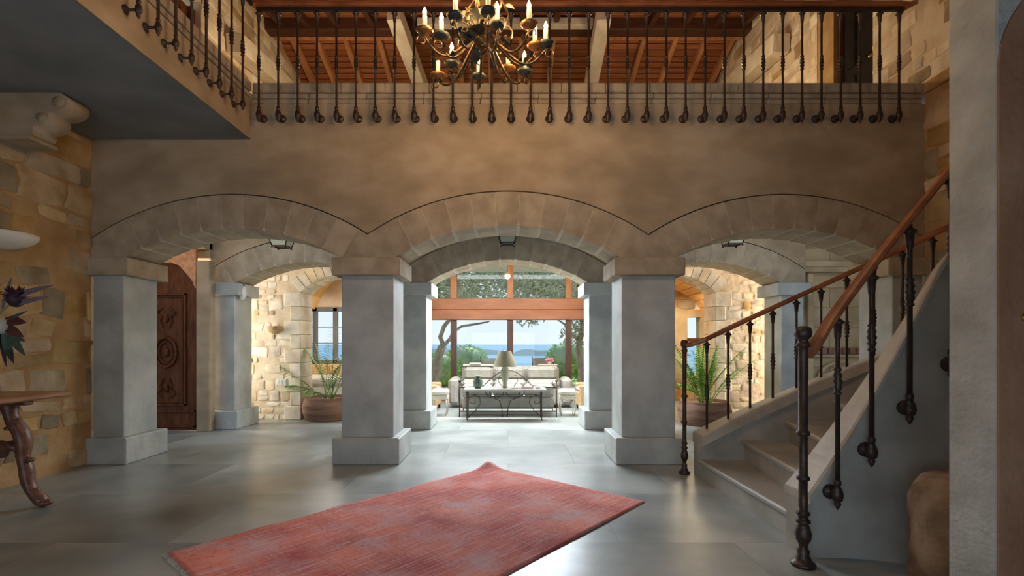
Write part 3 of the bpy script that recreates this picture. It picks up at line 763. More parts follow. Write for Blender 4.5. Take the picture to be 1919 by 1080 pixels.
def curb(name, ra, rb, t0, t1, zf, m_, over, cap_t, cm, z_floor=0.0):
    wall = MB(); cop = MB(); n = int((t1 - t0) / 2)
    vw, vc = [], []
    for i in range(n + 1):
        t = t0 + (t1 - t0) * i / n; z = zf(t)
        A = lambda r: rout(t, r)
        vw += [sp_(A(ra), t, z_floor), sp_(A(rb), t, z_floor), sp_(A(rb), t, z - cap_t + .002), sp_(A(ra), t, z - cap_t + .002)]
        vc += [sp_(A(ra - over), t, z - cap_t), sp_(A(rb + over), t, z - cap_t), sp_(A(rb + over), t, z - .015), sp_(A(rb + over - .015), t, z), sp_(A(ra - over + .015), t, z), sp_(A(ra - over), t, z - .015)]
    def strip(mb, v, k):
        nn = len(v) // k; fs = [(i * k + j, i * k + (j + 1) % k, (i + 1) * k + (j + 1) % k, (i + 1) * k + j) for i in range(nn - 1) for j in range(k)]
        fs += [tuple(range(k)), tuple((nn - 1) * k + j for j in range(k - 1, -1, -1))]; mb.add(v, fs)
    strip(wall, vw, 4); strip(cop, vc, 6)
    c = wall.build(name, m_, stc); cop.build('coping', cm, c); return c
curb('outer_curb', 2.70, 2.88, -1.2, 103, lambda t: .435 + .0245 * t, M_concrete, .03, .10, M_coping)
curb('inner_curb', 1.00, 1.18, -6.2, 103, lambda t: .53 + .026 * t + .0003 * t * t if t < 33 else .53 + .858 + .327 + (t - 33) * .024, M_concrete, .025, .055, M_coping)
MB().box((SC.x - .12, SC.y + .985, 0), (SC.x + .6, SC.y + 1.0, .09)).build('skirting', M_concrete, stc) if False else None

# ------------------------------------------------------------------ railings
def baluster_mesh(Ht, flare=True, r=.0112, knz=.5):
    p = [(r, 0), (r, Ht * knz - .075), (r + .008, Ht * knz - .07), (r + .008, Ht * knz - .06), (r + .001, Ht * knz - .055), (r + .011, Ht * knz - .03), (r + .004, Ht * knz - .018), (r + .013, Ht * knz), (r + .004, Ht * knz + .018),
         (r + .011, Ht * knz + .03), (r + .001, Ht * knz + .055), (r + .008, Ht * knz + .06), (r + .008, Ht * knz + .07), (r, Ht * knz + .075), (r, Ht - .13)]
    p += [(r + .004, Ht - .12), (r + .010, Ht - .05), (r + .022, Ht - .042), (r + .022, Ht - .034), (r, Ht - .015), (r, Ht)]
    return MB().lathe(p, n=8).mesh('baluster', M_iron)
def bracket_mesh(off):
    """drop finial under the baluster and a bar to the wall disc; wall lies at +Y * off"""
    m = MB()
    m.lathe([(.009, .10), (.016, .09), (.016, .075), (.011, .07), (.022, .05), (.026, .03), (.022, .008), (.012, 0), (.016, -.01), (.008, -.025), (.002, -.035)][::-1], n=10)
    R = Matrix.Translation((0, 0, .03)) @ Matrix.Rotation(-PI / 2, 4, 'X')
    m.lathe([(.009, .015), (.009, off - .03), (.014, off - .022), (.030, off - .018), (.034, off - .008), (.034, off)], n=12, M=R)
    return m.mesh('bracket', M_iron)
bk = bracket_mesh(.10)
# balcony railing over the arches
rb = thing('balcony_railing', 'long iron railing with wooden handrail above the three arches', 'railing')
BL = baluster_mesh(1.08)
YR = YA - .10; zb = 3.575
x0, x1 = at(485, 0, YR).x, at(1685, 0, YR).x
for i in range(34):
    x = x0 + (x1 - x0) * i / 33
    b = obj('baluster', BL, rb, (x, YR, zb + .02)); q = obj('bracket', bk, b, (0, 0, -.03), None, (1.25, 1, 1.25))
sec = [(-.035, 0), (.035, 0), (.042, .02), (.042, .04), (.03, .058), (-.03, .058), (-.042, .04), (-.042, .02)]
MB().sweep([(x0 - .02, YR, 4.70), (x1, YR, 4.70), (x1 + .10, YR + .02, 4.70), (x1 + .20, YR + .06, 4.76)], sec).build('handrail', M_rail, rb)
MB().box((x0 - .02, YR - .014, 4.665), (x1 + .05, YR + .014, 4.70)).build('top_bar', M_iron, rb)
# left gallery railing
rl = thing('gallery_railing', 'iron railing running toward the viewer along the left gallery', 'railing')
XL = -2.69 + .10
for i in range(11):
    Y = YR - .05 - .195 * i
    if i == 0: continue
    b = obj('baluster', BL, rl, (XL, Y, zb + .02)); q = obj('bracket', bk, b, (0, 0, -.03), (0, 0, PI / 2))
MB().sweep([(XL, YR - 2.15, 4.70), (XL, YR - .08, 4.70)], sec).build('handrail', M_rail, rl)
MB().box((XL - .014, YR - 2.15, 4.665), (XL + .014, YR - .08, 4.70)).build('top_bar', M_iron, rl)

def newel(parent, x, y, Ht, s):
    p = [(.062, 0), (.066, .012), (.060, .022), (.045, .03), (.040, .045), (.030, .06), (.034, .085), (.022, .10), (.024, .12), (.040, .15), (.045, .18), (.034, .22), (.026, .235), (.038, .245), (.038, .255), (.026, .265), (.026, .28), (.036, .29), (.036, .30),
         (.024, .31), (.023, .48), (.034, .485), (.034, .50), (.024, .51), (.023, .68), (.024, .73), (.036, .74), (.036, .755), (.024, .765), (.025, Ht - .15), (.026, Ht - .12), (.036, Ht - .11), (.036, Ht - .10), (.026, Ht - .09), (.028, Ht - .075),
         (.042, Ht - .06), (.046, Ht - .035), (.040, Ht - .01), (.02, Ht)]
    p = [(r * s, z) for r, z in p]
    return MB().lathe(p, (x, y, 0), n=20).build('newel_post', M_iron, parent)
def arc_pts(r, t0, t1, zf, n=24): return [sp_(r, t0 + (t1 - t0) * i / n, zf(t0 + (t1 - t0) * i / n)) for i in range(n + 1)]
# far (outer) stair railing
ro = thing('outer_stair_railing', 'iron balusters and wooden handrail on the far side of the stair', 'railing')
zr_o = lambda t: 1.262 + .0236 * t
newel(ro, 1.70, 4.78, 1.29, .80)
OB = {}
for i in range(17):
    t = .6 + 4.05 * i; zc = .435 + .0245 * t; zt = zr_o(t); hgt = zt - zc
    if 'm' not in OB: OB['m'] = baluster_mesh(.85, knz=.42)
    b = obj('baluster', OB['m'], ro, sp_(2.79, t, zc - .005), None, (1, 1, (hgt + .01) / .85))
seco = [(-.024, 0), (.024, 0), (.030, .016), (.030, .034), (.018, .048), (-.018, .048), (-.030, .034), (-.030, .016)]
MB().sweep([(1.72, 4.77, 1.215), (1.76, 4.74, 1.225)] + arc_pts(2.79, .3, 68, zr_o), seco).build('handrail', M_rail, ro)
# near (inner) stair railing
ri = thing('inner_stair_railing', 'iron balusters and broad wooden handrail on the near side of the stair', 'railing')
zr_i = lambda t: 1.375 + .0225 * t
newel(ri, 1.665, 2.80, 1.35, 1.0)
IB = baluster_mesh(1.0, r=.0135, knz=.64)
bk2 = bracket_mesh(.075)
RB = .925
for i in range(6):
    t = 1.6 + 11.1 * i; zt = zr_i(t); z0 = zt - 1.04
    b = obj('baluster', IB, ri, sp_(RB, t, z0), None, (1, 1, 1.04))
    q = obj('bracket', bk2, b, (0, 0, -.02), (0, 0, -math.radians(t)), (1.25, 1.0, 1.25))
seci = [(-.034, 0), (.034, 0), (.042, .02), (.042, .05), (.026, .068), (-.026, .068), (-.042, .05), (-.042, .02)]
MB().sweep([(1.70, 2.81, 1.17), (1.76, 2.822, 1.235)] + arc_pts(RB, -2, 62, zr_i), seci).build('handrail', M_rail, ri)

# ------------------------------------------------------------------ near pier, rock
pr = struct('wall_near_pier', 'rough plastered pier close at the right')
MB().box((1.773, 1.80, 0), (2.42, 2.0, 5.6), .006).build('pier', M_near, pr)
pts = [(1.7745, 0), (2.40, 0), (2.40, 2.78)]
for i in range(13):
    t = i / 12; pts.append((2.40 - .6255 * math.sin(t * PI / 2), 2.26 + .46 * math.cos(t * PI / 2)))
MB().prism(pts, 1.792, 1.801).build('arched_panel', M_nearbrown, pr)
k = MB().ball((0, 0, 0), .02, 14, 10, (.8, .8, 1)).build('brass_lamp_glint', M_brass, None, (1.864, 1.765, 1.347)); tag(k, 'small brass ball added for a lamp glint at the right edge of the picture on the brown panel', 'knob')  # brass ball placed where a lamp glint shows
MB().lathe([(.014, 0), (.014, .006), (.006, .008), (.006, .03)], n=12, M=Matrix.Rotation(PI / 2, 4, 'X') @ Matrix.Translation((0, 0, -.027))).build('stem', M_brass, k)
rk = MB(); rnd = random.Random(4); n, mm = 18, 10; vs_ = []
for i in range(mm + 1):
    z = .60 * i / mm; rr = .20 * (1 if i < mm - 1 else (.93 if i == mm - 1 else .72))
    for j in range(n):
        a = 2 * PI * j / n; r2 = rr * (1 + rnd.uniform(-.06, .06)); vs_.append((r2 * math.cos(a), r2 * math.sin(a), z + rnd.uniform(-.01, .01) * (0 < i)))
fs = [(i * n + k_, i * n + (k_ + 1) % n, (i + 1) * n + (k_ + 1) % n, (i + 1) * n + k_) for i in range(mm) for k_ in range(n)] + [tuple(range(n)), tuple(mm * n + k_ for k_ in range(n))]
rk.add(vs_, fs, True); o = rk.build('stone_block', M_rock, None, (2.19, 2.40, 0)); tag(o, 'rough brown stone drum on the floor between the stair wall and the near pier', 'stone')

# ------------------------------------------------------------------ rug
A = Vector((-.19, 5.03, 0)); B = Vector((1.122, 3.967, 0)); C_ = Vector((-2.022, 2.943, 0))
eu = (C_ - A); ev = (B - A); LU, LV = eu.length, ev.length
rg = thing('rug', 'worn faded red rug lying askew on the grey floor', 'rug', A, math.atan2(eu.y, eu.x))
nu, nv = 90, 50; vs_ = []
flip = 1 if eu.cross(ev).z > 0 else -1
def wav(u, v):
    z = .010 + .0035 * math.sin(u * 5 + 1) * math.sin(v * 3)
    e = math.exp(-(v / .10) ** 2)
    z += e * .006 * max(0, math.sin(u * 9 + .8 * math.sin(u * 3)))
    z += .055 * math.exp(-((u / .12) ** 2 + (v / .12) ** 2))
    return z
for i in range(nu + 1):
    for j in range(nv + 1):
        u = LU * i / nu; v = LV * j / nv
        du = -.02 * math.exp(-((u / .15) ** 2 + (v / .15) ** 2))
        vs_.append((u - du, flip * (v + .006 * math.sin(u * 7) * (1 - v / LV)), wav(u, v)))
fs = [(i * (nv + 1) + j, (i + 1) * (nv + 1) + j, (i + 1) * (nv + 1) + j + 1, i * (nv + 1) + j + 1) for i in range(nu) for j in range(nv)]
q = MB(); q.add(vs_, fs, True)
# edge thickness
bd = [i * (nv + 1) for i in range(nu + 1)] + [nu * (nv + 1) + j for j in range(1, nv + 1)] + [i * (nv + 1) + nv for i in range(nu - 1, -1, -1)] + [j for j in range(nv - 1, 0, -1)]
nb = len(q.v); low = [(vs_[b][0], vs_[b][1], max(vs_[b][2] - .009, .0005)) for b in bd]; q.v += low
for k_ in range(len(bd)): j = (k_ + 1) % len(bd); q.f.append((bd[k_], bd[j], nb + j, nb + k_)); q.sm.append(False)
q.build('pile', M_rug, rg)
q = MB(); rnd = random.Random(8)
for k_ in range(130):
    v = LV * (k_ + .5) / 130; a = rnd.uniform(-.3, .3)
    q.tube([(LU - .003, flip * v, .008), (LU + .012, flip * (v + a * .01), .006), (LU + .028, flip * (v + a * .02), .003)], .0022, 4)
fo = q.build('fringe', M_cream, rg); fo['kind'] = 'stuff'; fo['label'] = 'cream fringe'
q = MB()
for k_ in range(130):
    v = LV * (k_ + .5) / 130; q.tube([(.004, flip * v, wav(0, v) - .004), (-.008, flip * v, max(wav(0, v) - .007, .003))], .0022, 4)
fo = q.build('fringe', M_cream, rg); fo['kind'] = 'stuff'

# ------------------------------------------------------------------ console table at the left wall, flowers
tb = thing('trestle_table', 'carved dark walnut trestle table against the left stone wall', 'table', (-3.90, 3.2, 0))
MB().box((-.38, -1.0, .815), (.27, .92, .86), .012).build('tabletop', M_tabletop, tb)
def lyre(yc):
    """carved trestle end: two S-shaped legs, profile in xz, thickness in y"""
    for s in (1, -1):
        prof = [(.03, .815, .06), (.07, .76, .05), (.075, .70, .042), (.10, .645, .045), (.15, .58, .05), (.175, .50, .050), (.17, .42, .045), (.17, .36, .036), (.19, .31, .042), (.20, .25, .045), (.205, .19, .040), (.23, .13, .036), (.27, .08, .040), (.31, .045, .044), (.335, .02, .03)]
        pts = [Vector((s * x, yc, z)) for x, z, r in prof]
        m = MB(); m.tube(pts, [r * 1.22 for _, _, r in prof], 10, flat=.8)
        for (x, z, r) in ((.10, .66, .022), (.045, .60, .018), (.165, .385, .022), (.215, .36, .018), (.135, .39, .02), (.25, .125, .02), (.315, .03, .03), (.345, .03, .022)): m.ball((s * (x + .012), yc, z), r * 1.25, 8, 6, (1.3, 1.4, .8))
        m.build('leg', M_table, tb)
    m = MB(); m.tube([(-.16, yc, .43), (-.08, yc, .47), (0, yc, .44), (.08, yc, .47), (.16, yc, .43)], [.03, .04, .05, .04, .03], 8); m.ball((0, yc, .44), .07, 10, 8, (1, .6, 1)); m.build('cross_scroll', M_table, tb)
    MB().box((-.26, yc - .04, .78), (.22, yc + .04, .815), .01).build('cleat', M_table, tb)
lyre(.62); lyre(-.70)
# outward tilt stretcher
MB().tube([(0, -.68, .47), (0, -.3, .36), (0, 0, .42), (0, .3, .36), (0, .60, .47)], [.02, .028, .02, .028, .02], 8).build('stretcher', M_table, tb)

vz = thing('flower_vase', 'tall vase of dark proteas on the left table', 'vase', (-3.78, 3.45, .86))
MB().lathe([(.06, 0), (.09, .02), (.11, .10), (.10, .18), (.06, .25), (.07, .28), (.06, .275)], n=20, cap=True).build('vase_body', M_green, vz)
def leafm(m, p, d, L, W, droop=.3, up=Vector((0, 0, 1)), n=6):
    p = Vector(p); d = Vector(d).normalized(); sd = d.cross(up)
    sd = sd.normalized() if sd.length > .01 else Vector((1, 0, 0)); nn = sd.cross(d)
    vs_ = []
    for i in range(n + 1):
        t = i / n; c = p + d * L * t - Vector((0, 0, 1)) * droop * L * t * t; wd = W * math.sin(PI * min(1, .12 + .88 * t)) ** .8 * .5
        if i == n: wd = .001
        vs_ += [c - sd * wd + nn * wd * .3, c - nn * .0, c + sd * wd + nn * wd * .3]
    fs = []
    for i in range(n):
        a = 3 * i; fs += [(a, a + 1, a + 4, a + 3), (a + 1, a + 2, a + 5, a + 4)]
    m.add(vs_, fs, True)
def rel(px, py, Y): return at(px, py, Y) - Vector((-3.78, 3.45, .86))
YF = 3.5
c0 = rel(8, 600, YF)
for tip, mt in (((30, 560), M_protea), ((-25, 545), M_protea), ((5, 612), M_cream), ((-30, 600), M_protea)):
    c = rel(tip[0], tip[1], YF)
    st2 = MB().tube([(0, 0, .2), c * .6 + Vector((0, 0, .15)), c], .006, 6).build('stem', M_stem, vz)
    m = MB(); m.ball(c, .05 if mt is M_cream else .055, 10, 8, (1, 1, 1.1)); m.build('flower_core', mt, vz)
    m = MB(); rnd = random.Random(tip[0])
    for k_ in range(46):
        th = rnd.uniform(0, 2 * PI); ph = rnd.uniform(-.3, 1.3); d = Vector((math.cos(th) * math.cos(ph), math.sin(th) * math.cos(ph), math.sin(ph)))
        leafm(m, c + d * .03, d, .07 if mt is not M_cream else .03, .022, 0)
    m.build('petals', mt, vz, fix=False)
for (a, b, mt, W, dr) in (((10, 560), (100, 535), M_lilac, .035, .0), ((20, 572), (92, 556), M_lilac, .03, .0), ((8, 600), (52, 588), M_bluegreen, .02, -.1), ((8, 600), (50, 605), M_redleaf, .05, 0), ((8, 610), (45, 632), M_redleaf, .05, 0),
                          ((6, 622), (48, 640), M_bluegreen, .035, .0), ((12, 618), (48, 664), M_bluegreen, .045, .05), ((8, 620), (26, 682), M_bluegreen, .05, 0), ((2, 620), (12, 688), M_protea, .03, 0), ((-5, 610), (-8, 680), M_bluegreen, .05, 0), ((5, 580), (22, 520), M_lilac, .03, 0)):
    p = rel(a[0], a[1], YF); e = rel(b[0], b[1], YF - .03); m = MB(); leafm(m, p, e - p, (e - p).length, W * 1.3, dr, up=Vector((0, -1, .2))); m.build('leaf', mt, vz, fix=False)

# ------------------------------------------------------------------ sconces, corbel, lanterns, small wall fittings
def half_bowl(m, c, R, Hh, ax):
    """half dish open at the top, flat side to the wall; ax = outward direction angle"""
    n, k = 14, 6; vs_ = []
    for i in range(k + 1):
        r = R * math.sin(.5 * PI * i / k) if i else .01; z = -Hh * math.cos(.5 * PI * i / k)
        for j in range(n + 1):
            a = ax - PI / 2 + PI * j / n; vs_.append((c[0] + r * math.cos(a), c[1] + r * math.sin(a), c[2] + z))
    fs = [(i * (n + 1) + j, i * (n + 1) + j + 1, (i + 1) * (n + 1) + j + 1, (i + 1) * (n + 1) + j) for i in range(k) for j in range(n)]
    nn = len(vs_); vs2 = [(c[0] + (v[0] - c[0]) * .93, c[1] + (v[1] - c[1]) * .93, c[2] + (v[2] - c[2]) * .93) for v in vs_]
    fs2 = [tuple(nn + q for q in f[::-1]) for f in fs]
    rim = [(k * (n + 1) + j, k * (n + 1) + j + 1, nn + k * (n + 1) + j + 1, nn + k * (n + 1) + j) for j in range(n)]
    m.add(vs_ + vs2, fs + fs2 + rim, True)
sx = thing('wall_sconce', 'large white half-dish sconce on the left stone wall', 'wall light', (-4.33, 4.22, 2.19))
m = MB(); half_bowl(m, (0, 0, 0), .26, .125, 0); m.build('dish', M_white, sx, fix=False); MB().box((-.02, -.06, -.09), (.02, .06, -.02), .005).build('backplate', M_white, sx)
sx2 = thing('wall_sconce', 'small terracotta sconce on the pale wall beyond the left arch', 'wall light', (at(516, 612, Y3 - .04).x, Y3 - .04, at(516, 612, Y3 - .04).z))
m = MB(); half_bowl(m, (0, 0, 0), .13, .13, -PI / 2); m.build('dish', M_wicker, sx2, fix=False); MB().box((-.05, -.01, -.08), (.05, .03, -.01), .005).build('backplate', M_iron, sx2)
p = at(527, 716, Y3 - .04); sw = thing('switch_plate', 'white triple switch plate low on the pale wall', 'switch', p)
MB().box((-.085, -.006, -.05), (.085, .012, .05), .004).build('plate', M_whiteplastic, sw)
for x in (-.05, 0, .05): MB().box((x - .018, -.012, -.028), (x + .018, -.005, .028), .003).build('rocker', M_whiteplastic, sw)
p = Vector((-3.975, YB_ + .12, 2.02)); em = thing('round_wall_lamp', 'small round white lamp under the arch on the pillar by the carved door', 'wall light', p)
RX = Matrix.Rotation(PI / 2, 4, 'Y')
MB().lathe([(.0, .05), (.07, .045), (.095, .02), (.10, 0), (.0, 0)][::-1], n=20, M=RX @ Matrix.Diagonal((1.2, .8, 1, 1))).build('diffuser', M_whiteplastic, em)
MB().tube([(-.02, -.02, .14), (.03, -.03, .13), (.05, -.02, .10)], .01, 6).build('hook', M_iron, em)
# corbel under the gallery
cbk = thing('stone_corbel', 'scrolled stone corbel under the left gallery', 'corbel', (-4.34, 4.22, 0))
prof = [(0, 2.94), (.30, 2.94), (.33, 2.97), (.35, 3.0), (.345, 3.04), (.42, 3.05), (.47, 3.09), (.50, 3.14), (.49, 3.19), (.56, 3.19), (.64, 3.22), (.685, 3.27), (.69, 3.32), (.66, 3.36), (.62, 3.39), (0, 3.39)]
prof = [(max(x, .003), z) for x, z in prof]
m = MB()
vs_ = [(x, 0, z) for x, z in prof] + [(x, .30, z) for x, z in prof]; n = len(prof)
m.add(vs_, [tuple(range(n)), tuple(range(2 * n - 1, n - 1, -1))]); mm0 = 0
for i in range(n): m.f.append((i, (i + 1) % n, n + (i + 1) % n, n + i)); m.sm.append(2 < i < 13)
m.build('bracket_block', M_plaster, cbk)
MB().box((.003, -.03, 2.90), (.34, .33, 2.942), .006).build('foot_moulding', M_plaster, cbk)
for (x, z, r) in ((.43, 3.13, .05), (.60, 3.29, .06)):
    MB().tube([(x, -.012, z), (x, .312, z)], r, 12).build('scroll_roll', M_plaster, cbk)

cbk.scale = (.86, .75, .82); cbk.location.z = 3.388 * .18

def lantern(px, py_bot, label):
    Yl = 6.35; base = at(px, py_bot, Yl)
    t = thing('ceiling_lantern', label, 'lantern', base, 0, 'passage lanterns'); z1 = .16; zc = 3.02 - base.z
    a, b = .085, .13
    for sx_ in (-1, 1):
        for sy_ in (-1, 1):
            MB().tube([(sx_ * a, sy_ * a, 0), (sx_ * b, sy_ * b, z1)], .008, 6).build('corner_bar', M_iron, t)
            MB().ball((sx_ * a, sy_ * a, -.012), .014, 8, 6).build('foot_ball', M_iron, t)
    for zz, h in ((0, a), (z1, b)):
        m = MB()
        for s in (-1, 1): m.box((-h, s * h - .008, zz - .008), (h, s * h + .008, zz + .008)); m.box((s * h - .008, -h, zz - .008), (s * h + .008, h, zz + .008))
        m.build('ring_frame', M_iron, t)
    for k_ in range(4):
        R = Matrix.Rotation(k_ * PI / 2, 4, 'Z'); vs_ = [R @ Vector(v) for v in ((-a, -a, .01), (a, -a, .01), (b, -b, z1 - .01), (-b, -b, z1 - .01))]
        MB().add(vs_, [(0, 1, 2, 3)]).build('pane', M_frost, t)
    MB().lathe([(b * 1.45, z1), (b * 1.2, z1 + .03), (.05, z1 + .12), (.02, z1 + .14), (.012, z1 + .16), (.012, zc - .02), (.05, zc - .015), (.05, zc)], n=16).build('canopy', M_iron, t)
M_frost = mat('lantern_glass', (.50, .52, .40), rough=.3)
lantern(528, 463, 'black iron lantern under the left arch'); lantern(951, 457, 'black iron lantern under the middle arch'); lantern(1373, 459, 'black iron lantern under the right arch')
pd = thing('pendant_bulb', 'small warm pendant lamp in front of the garden window', 'pendant lamp', at(951, 518, 9.6))
MB().ball((0, 0, 0), .055, 12, 8).build('globe', mat('warm_globe', (1, .85, .6), emit=(1, .7, .35), estr=2.2), pd)
MB().tube([(0, 0, .05), (0, 0, 3.02 - at(951, 518, 9.6).z)], .008, 6).build('rod', M_door, pd)
MB().lathe([(.03, .04), (.03, .08), (.01, .10)], n=10).build('cap', M_bronze, pd)

# ------------------------------------------------------------------ chandelier
CXc, CYc = -.169, 3.35
ch = thing('chandelier', 'ornate bronze chandelier with lit candle bulbs over the hall', 'chandelier', (CXc, CYc, 0))
ZH = 3.36
MB().lathe([(.004, 3.20), (.016, 3.215), (.026, 3.23), (.018, 3.245), (.035, 3.26), (.06, 3.285), (.062, 3.31), (.04, 3.33), (.022, 3.35), (.035, 3.38), (.045, 3.43), (.028, 3.50), (.018, 3.56), (.04, 3.62), (.03, 3.70), (.014, 3.76), (.012, 3.9)], n=18).build('hub', M_bronze, ch)
m = MB()
zc = 3.9
while zc < 5.80:
    a = 0 if int((zc - 3.9) / .045) % 2 else PI / 2
    m.tube([(.014 * math.cos(t) * math.cos(a), .014 * math.cos(t) * math.sin(a), zc + .028 * math.sin(t)) for t in [2 * PI * k_ / 10 for k_ in range(11)]], .004, 5); zc += .045
m.build('chain', M_bronze, ch)
cand = [(-.36, -.20), (-.26, -.15), (.42, -.06), (.35, -.04), (.29, .27), (-.23, .17), (.17, .23), (-.05, .335), (.10, -.25), (-.33, .19), (.05, -.38), (-.15, -.34), (.30, -.26)]
flz = [3.37, 3.37, 3.37, 3.37, 3.37, 3.37, 3.37, 3.37, 3.37, 3.30, 3.37, 3.37, 3.37]
CUPM = MB().lathe([(.006, -.02), (.012, -.01), (.040, .0), (.056, .018), (.050, .020), (.020, .014), (.022, .03), (.015, .032)], n=14).mesh('cup', M_darkleaf)
CUPA = CUPM.copy(); CUPA.materials.clear(); CUPA.materials.append(M_amber)
SLV = MB().lathe([(.0145, 0), (.0145, .083), (.009, .088)], n=10).mesh('candle', M_candle)
FLM = MB().lathe([(.006, 0), (.012, .010), (.0135, .022), (.008, .038), (.001, .052)], n=10).mesh('flame_bulb', M_flame)
for i, (dx, dy) in enumerate(cand):
    R = math.hypot(dx, dy); ux, uy = dx / R, dy / R; zf = flz[i]; zcup = zf - .145
    pts = []
    for k_ in range(17):
        t = k_ / 16
        r = .04 + (R - .01) * t + .035 * math.sin(PI * t); z = ZH - .02 - .19 * math.sin(PI * min(1, t * 1.05)) ** 1.1 * (1 if t < .9 else 1) + (zcup - .02 - ZH + .02) * t + .10 * math.sin(PI * t * .5) * (1 - t)
        pts.append(Vector((ux * r, uy * r, z)))
    e = pts[-1]
    arm = MB().tube(pts, [.011 - .004 * k_ / 16 for k_ in range(17)], 7); 
    # end scroll curling back below the cup
    sc2 = [Vector((ux * (R + .02 + .034 * math.cos(a_) * (1 - a_ / 9)), uy * (R + .02 + .034 * math.cos(a_) * (1 - a_ / 9)), zcup - .055 + .034 * math.sin(a_) * (1 - a_ / 9))) for a_ in [-.5 + .45 * q for q in range(14)]]
    arm.tube(sc2, .005, 6)
    # inner scroll near the hub
    arm.tube([Vector((ux * (.15 + .05 * math.cos(a_) * (1 - a_ / 10)), uy * (.15 + .05 * math.cos(a_) * (1 - a_ / 10)), ZH - .02 + .05 * math.sin(a_) * (1 - a_ / 10))) for a_ in [-1.2 + .5 * q for q in range(14)]], .006, 6)
    ao = arm.build('arm', M_bronze, ch)
    for t_ in (4, 8, 12):
        pp = pts[t_]
        for s in (-1, 1):
            lf = MB(); leafm(lf, pp, Vector((-uy * s * .6 + ux * .3, ux * s * .6 + uy * .3, .9)), .06, .026, .3)
            lf.build('leaf', M_darkleaf if i % 2 else M_amber, ao, fix=False)
    cu = obj('candle_cup', CUPM if i % 3 else CUPA, ch, (dx, dy, zcup)); cn = obj('candle', SLV, cu, (0, 0, .028)); 
    if i != 9:
        obj('bulb', FLM, cu, (0, 0, .113))
        lo = light('candle_light', 'POINT', (CXc + dx, CYc + dy, zf + .05), (0, 0, 0), 7.5, (1, .62, .30), radius=.03)
for q in range(10):
    a_ = 2 * PI * q / 10; 
    m = MB(); leafm(m, (.05 * math.cos(a_), .05 * math.sin(a_), 3.27 + .03 * (q % 3)), (math.cos(a_), math.sin(a_), .5), .17, .10, .6); m.build('acanthus_leaf', M_darkleaf, ch, fix=False); m = MB(); leafm(m, (.04 * math.cos(a_ + .3), .04 * math.sin(a_ + .3), 3.42), (math.cos(a_ + .3), math.sin(a_ + .3), .9), .13, .07, .5)
    m.build('acanthus_leaf', M_darkleaf, ch, fix=False)
for q in range(6):
    a_ = 2 * PI * q / 6 + .3; ux, uy = math.cos(a_), math.sin(a_)
    m = MB(); m.tube([Vector((ux * r, uy * r, z)) for r, z in ((.03, 3.58), (.09, 3.62), (.15, 3.58), (.18, 3.50), (.15, 3.43), (.10, 3.43), (.09, 3.48), (.12, 3.50))], .008, 6); m.build('upper_scroll', M_bronze, ch)
    m = MB(); leafm(m, (ux * .15, uy * .15, 3.56), (ux, uy, .4), .08, .04, .4); m.build('acanthus_leaf', M_amber, ch, fix=False)

# ------------------------------------------------------------------ potted palms
def frond(m, base, dirv, L, droop, nl=22, ll=.22, rnd=random):
    base = Vector(base); d = Vector(dirv).normalized(); pts = []
    hd = Vector((d.x, d.y, 0)); 
    for i in range(13):
        t = i / 12; pts.append(base + d * L * t - Vector((0, 0, 1)) * droop * L * t * t)
    m.tube(pts, [.007 * (1 - .8 * i / 12) for i in range(13)], 5)
    for i in range(nl):
        t = .25 + .75 * i / nl; k_ = min(int(t * 12), 11); p_ = pts[k_].lerp(pts[k_ + 1], t * 12 - k_); tg = (pts[k_ + 1] - pts[k_]).normalized()
        sd = tg.cross(Vector((0, 0, 1)));  sd = sd.normalized() if sd.length > .05 else Vector((1, 0, 0))
        for s in (-1, 1):
            dd = (tg * .7 + sd * s * .8 + Vector((0, 0, rnd.uniform(-.1, .15)))).normalized()
            leafm(m, p_, dd, ll * math.sin(PI * (.15 + .8 * (i / nl))) * rnd.uniform(.95, 1.25), .026, .45, n=3)
def planter(x, y, R, Hh, label):
    t = thing('potted_palm', label, 'plant', (x, y, 0))
    MB().lathe([(R * .86, 0), (R * .90, .02), (R * 1.0, Hh * .35), (R * 1.02, Hh * .6), (R * .96, Hh * .86), (R * .90, Hh * .93), (R * .93, Hh), (R * .86, Hh), (R * .84, Hh - .04)], n=32).build('pot', M_terra, t)
    MB().lathe([(.001, Hh - .05), (R * .85, Hh - .045)], n=24, cap=False).build('soil', M_soil, t)
    return t
pl = planter(-3.0, 8.28, .40, .37, 'palm with long drooping fronds in a round terracotta pot by the left arch')
rnd = random.Random(31)
def prel(px, py, Y, o): return at(px, py, Y) - o.location
for (px, py, Yf_, dr) in ((492, 690, 7.6, .25), (500, 730, 7.5, .45), (545, 742, 7.5, .5), (560, 640, 7.7, .2), (540, 655, 7.7, .4), (600, 600, 7.9, .1), (640, 610, 7.9, .1), (590, 640, 7.4, .2), (625, 650, 7.4, .2), (580, 670, 7.5, .3), (655, 640, 7.5, .2), (640, 690, 7.4, .3), (670, 650, 7.6, .2), (610, 690, 7.5, .3)):
    e = prel(px, py, Yf_, pl); b0 = Vector((rnd.uniform(-.08, .08), rnd.uniform(-.08, .08), .33)); e.y += .6; v = e - b0; L = v.length
    d = v + Vector((0, 0, dr * L)); m = MB(); frond(m, b0, d, d.length, dr * L / d.length, 18, .20, rnd); m.build('frond', M_frond, pl, fix=False)
plr = planter(at(1309, 0, 7.98).x, 7.74, .39, .37, 'bushy bright green palm in a round terracotta pot by the stair foot')
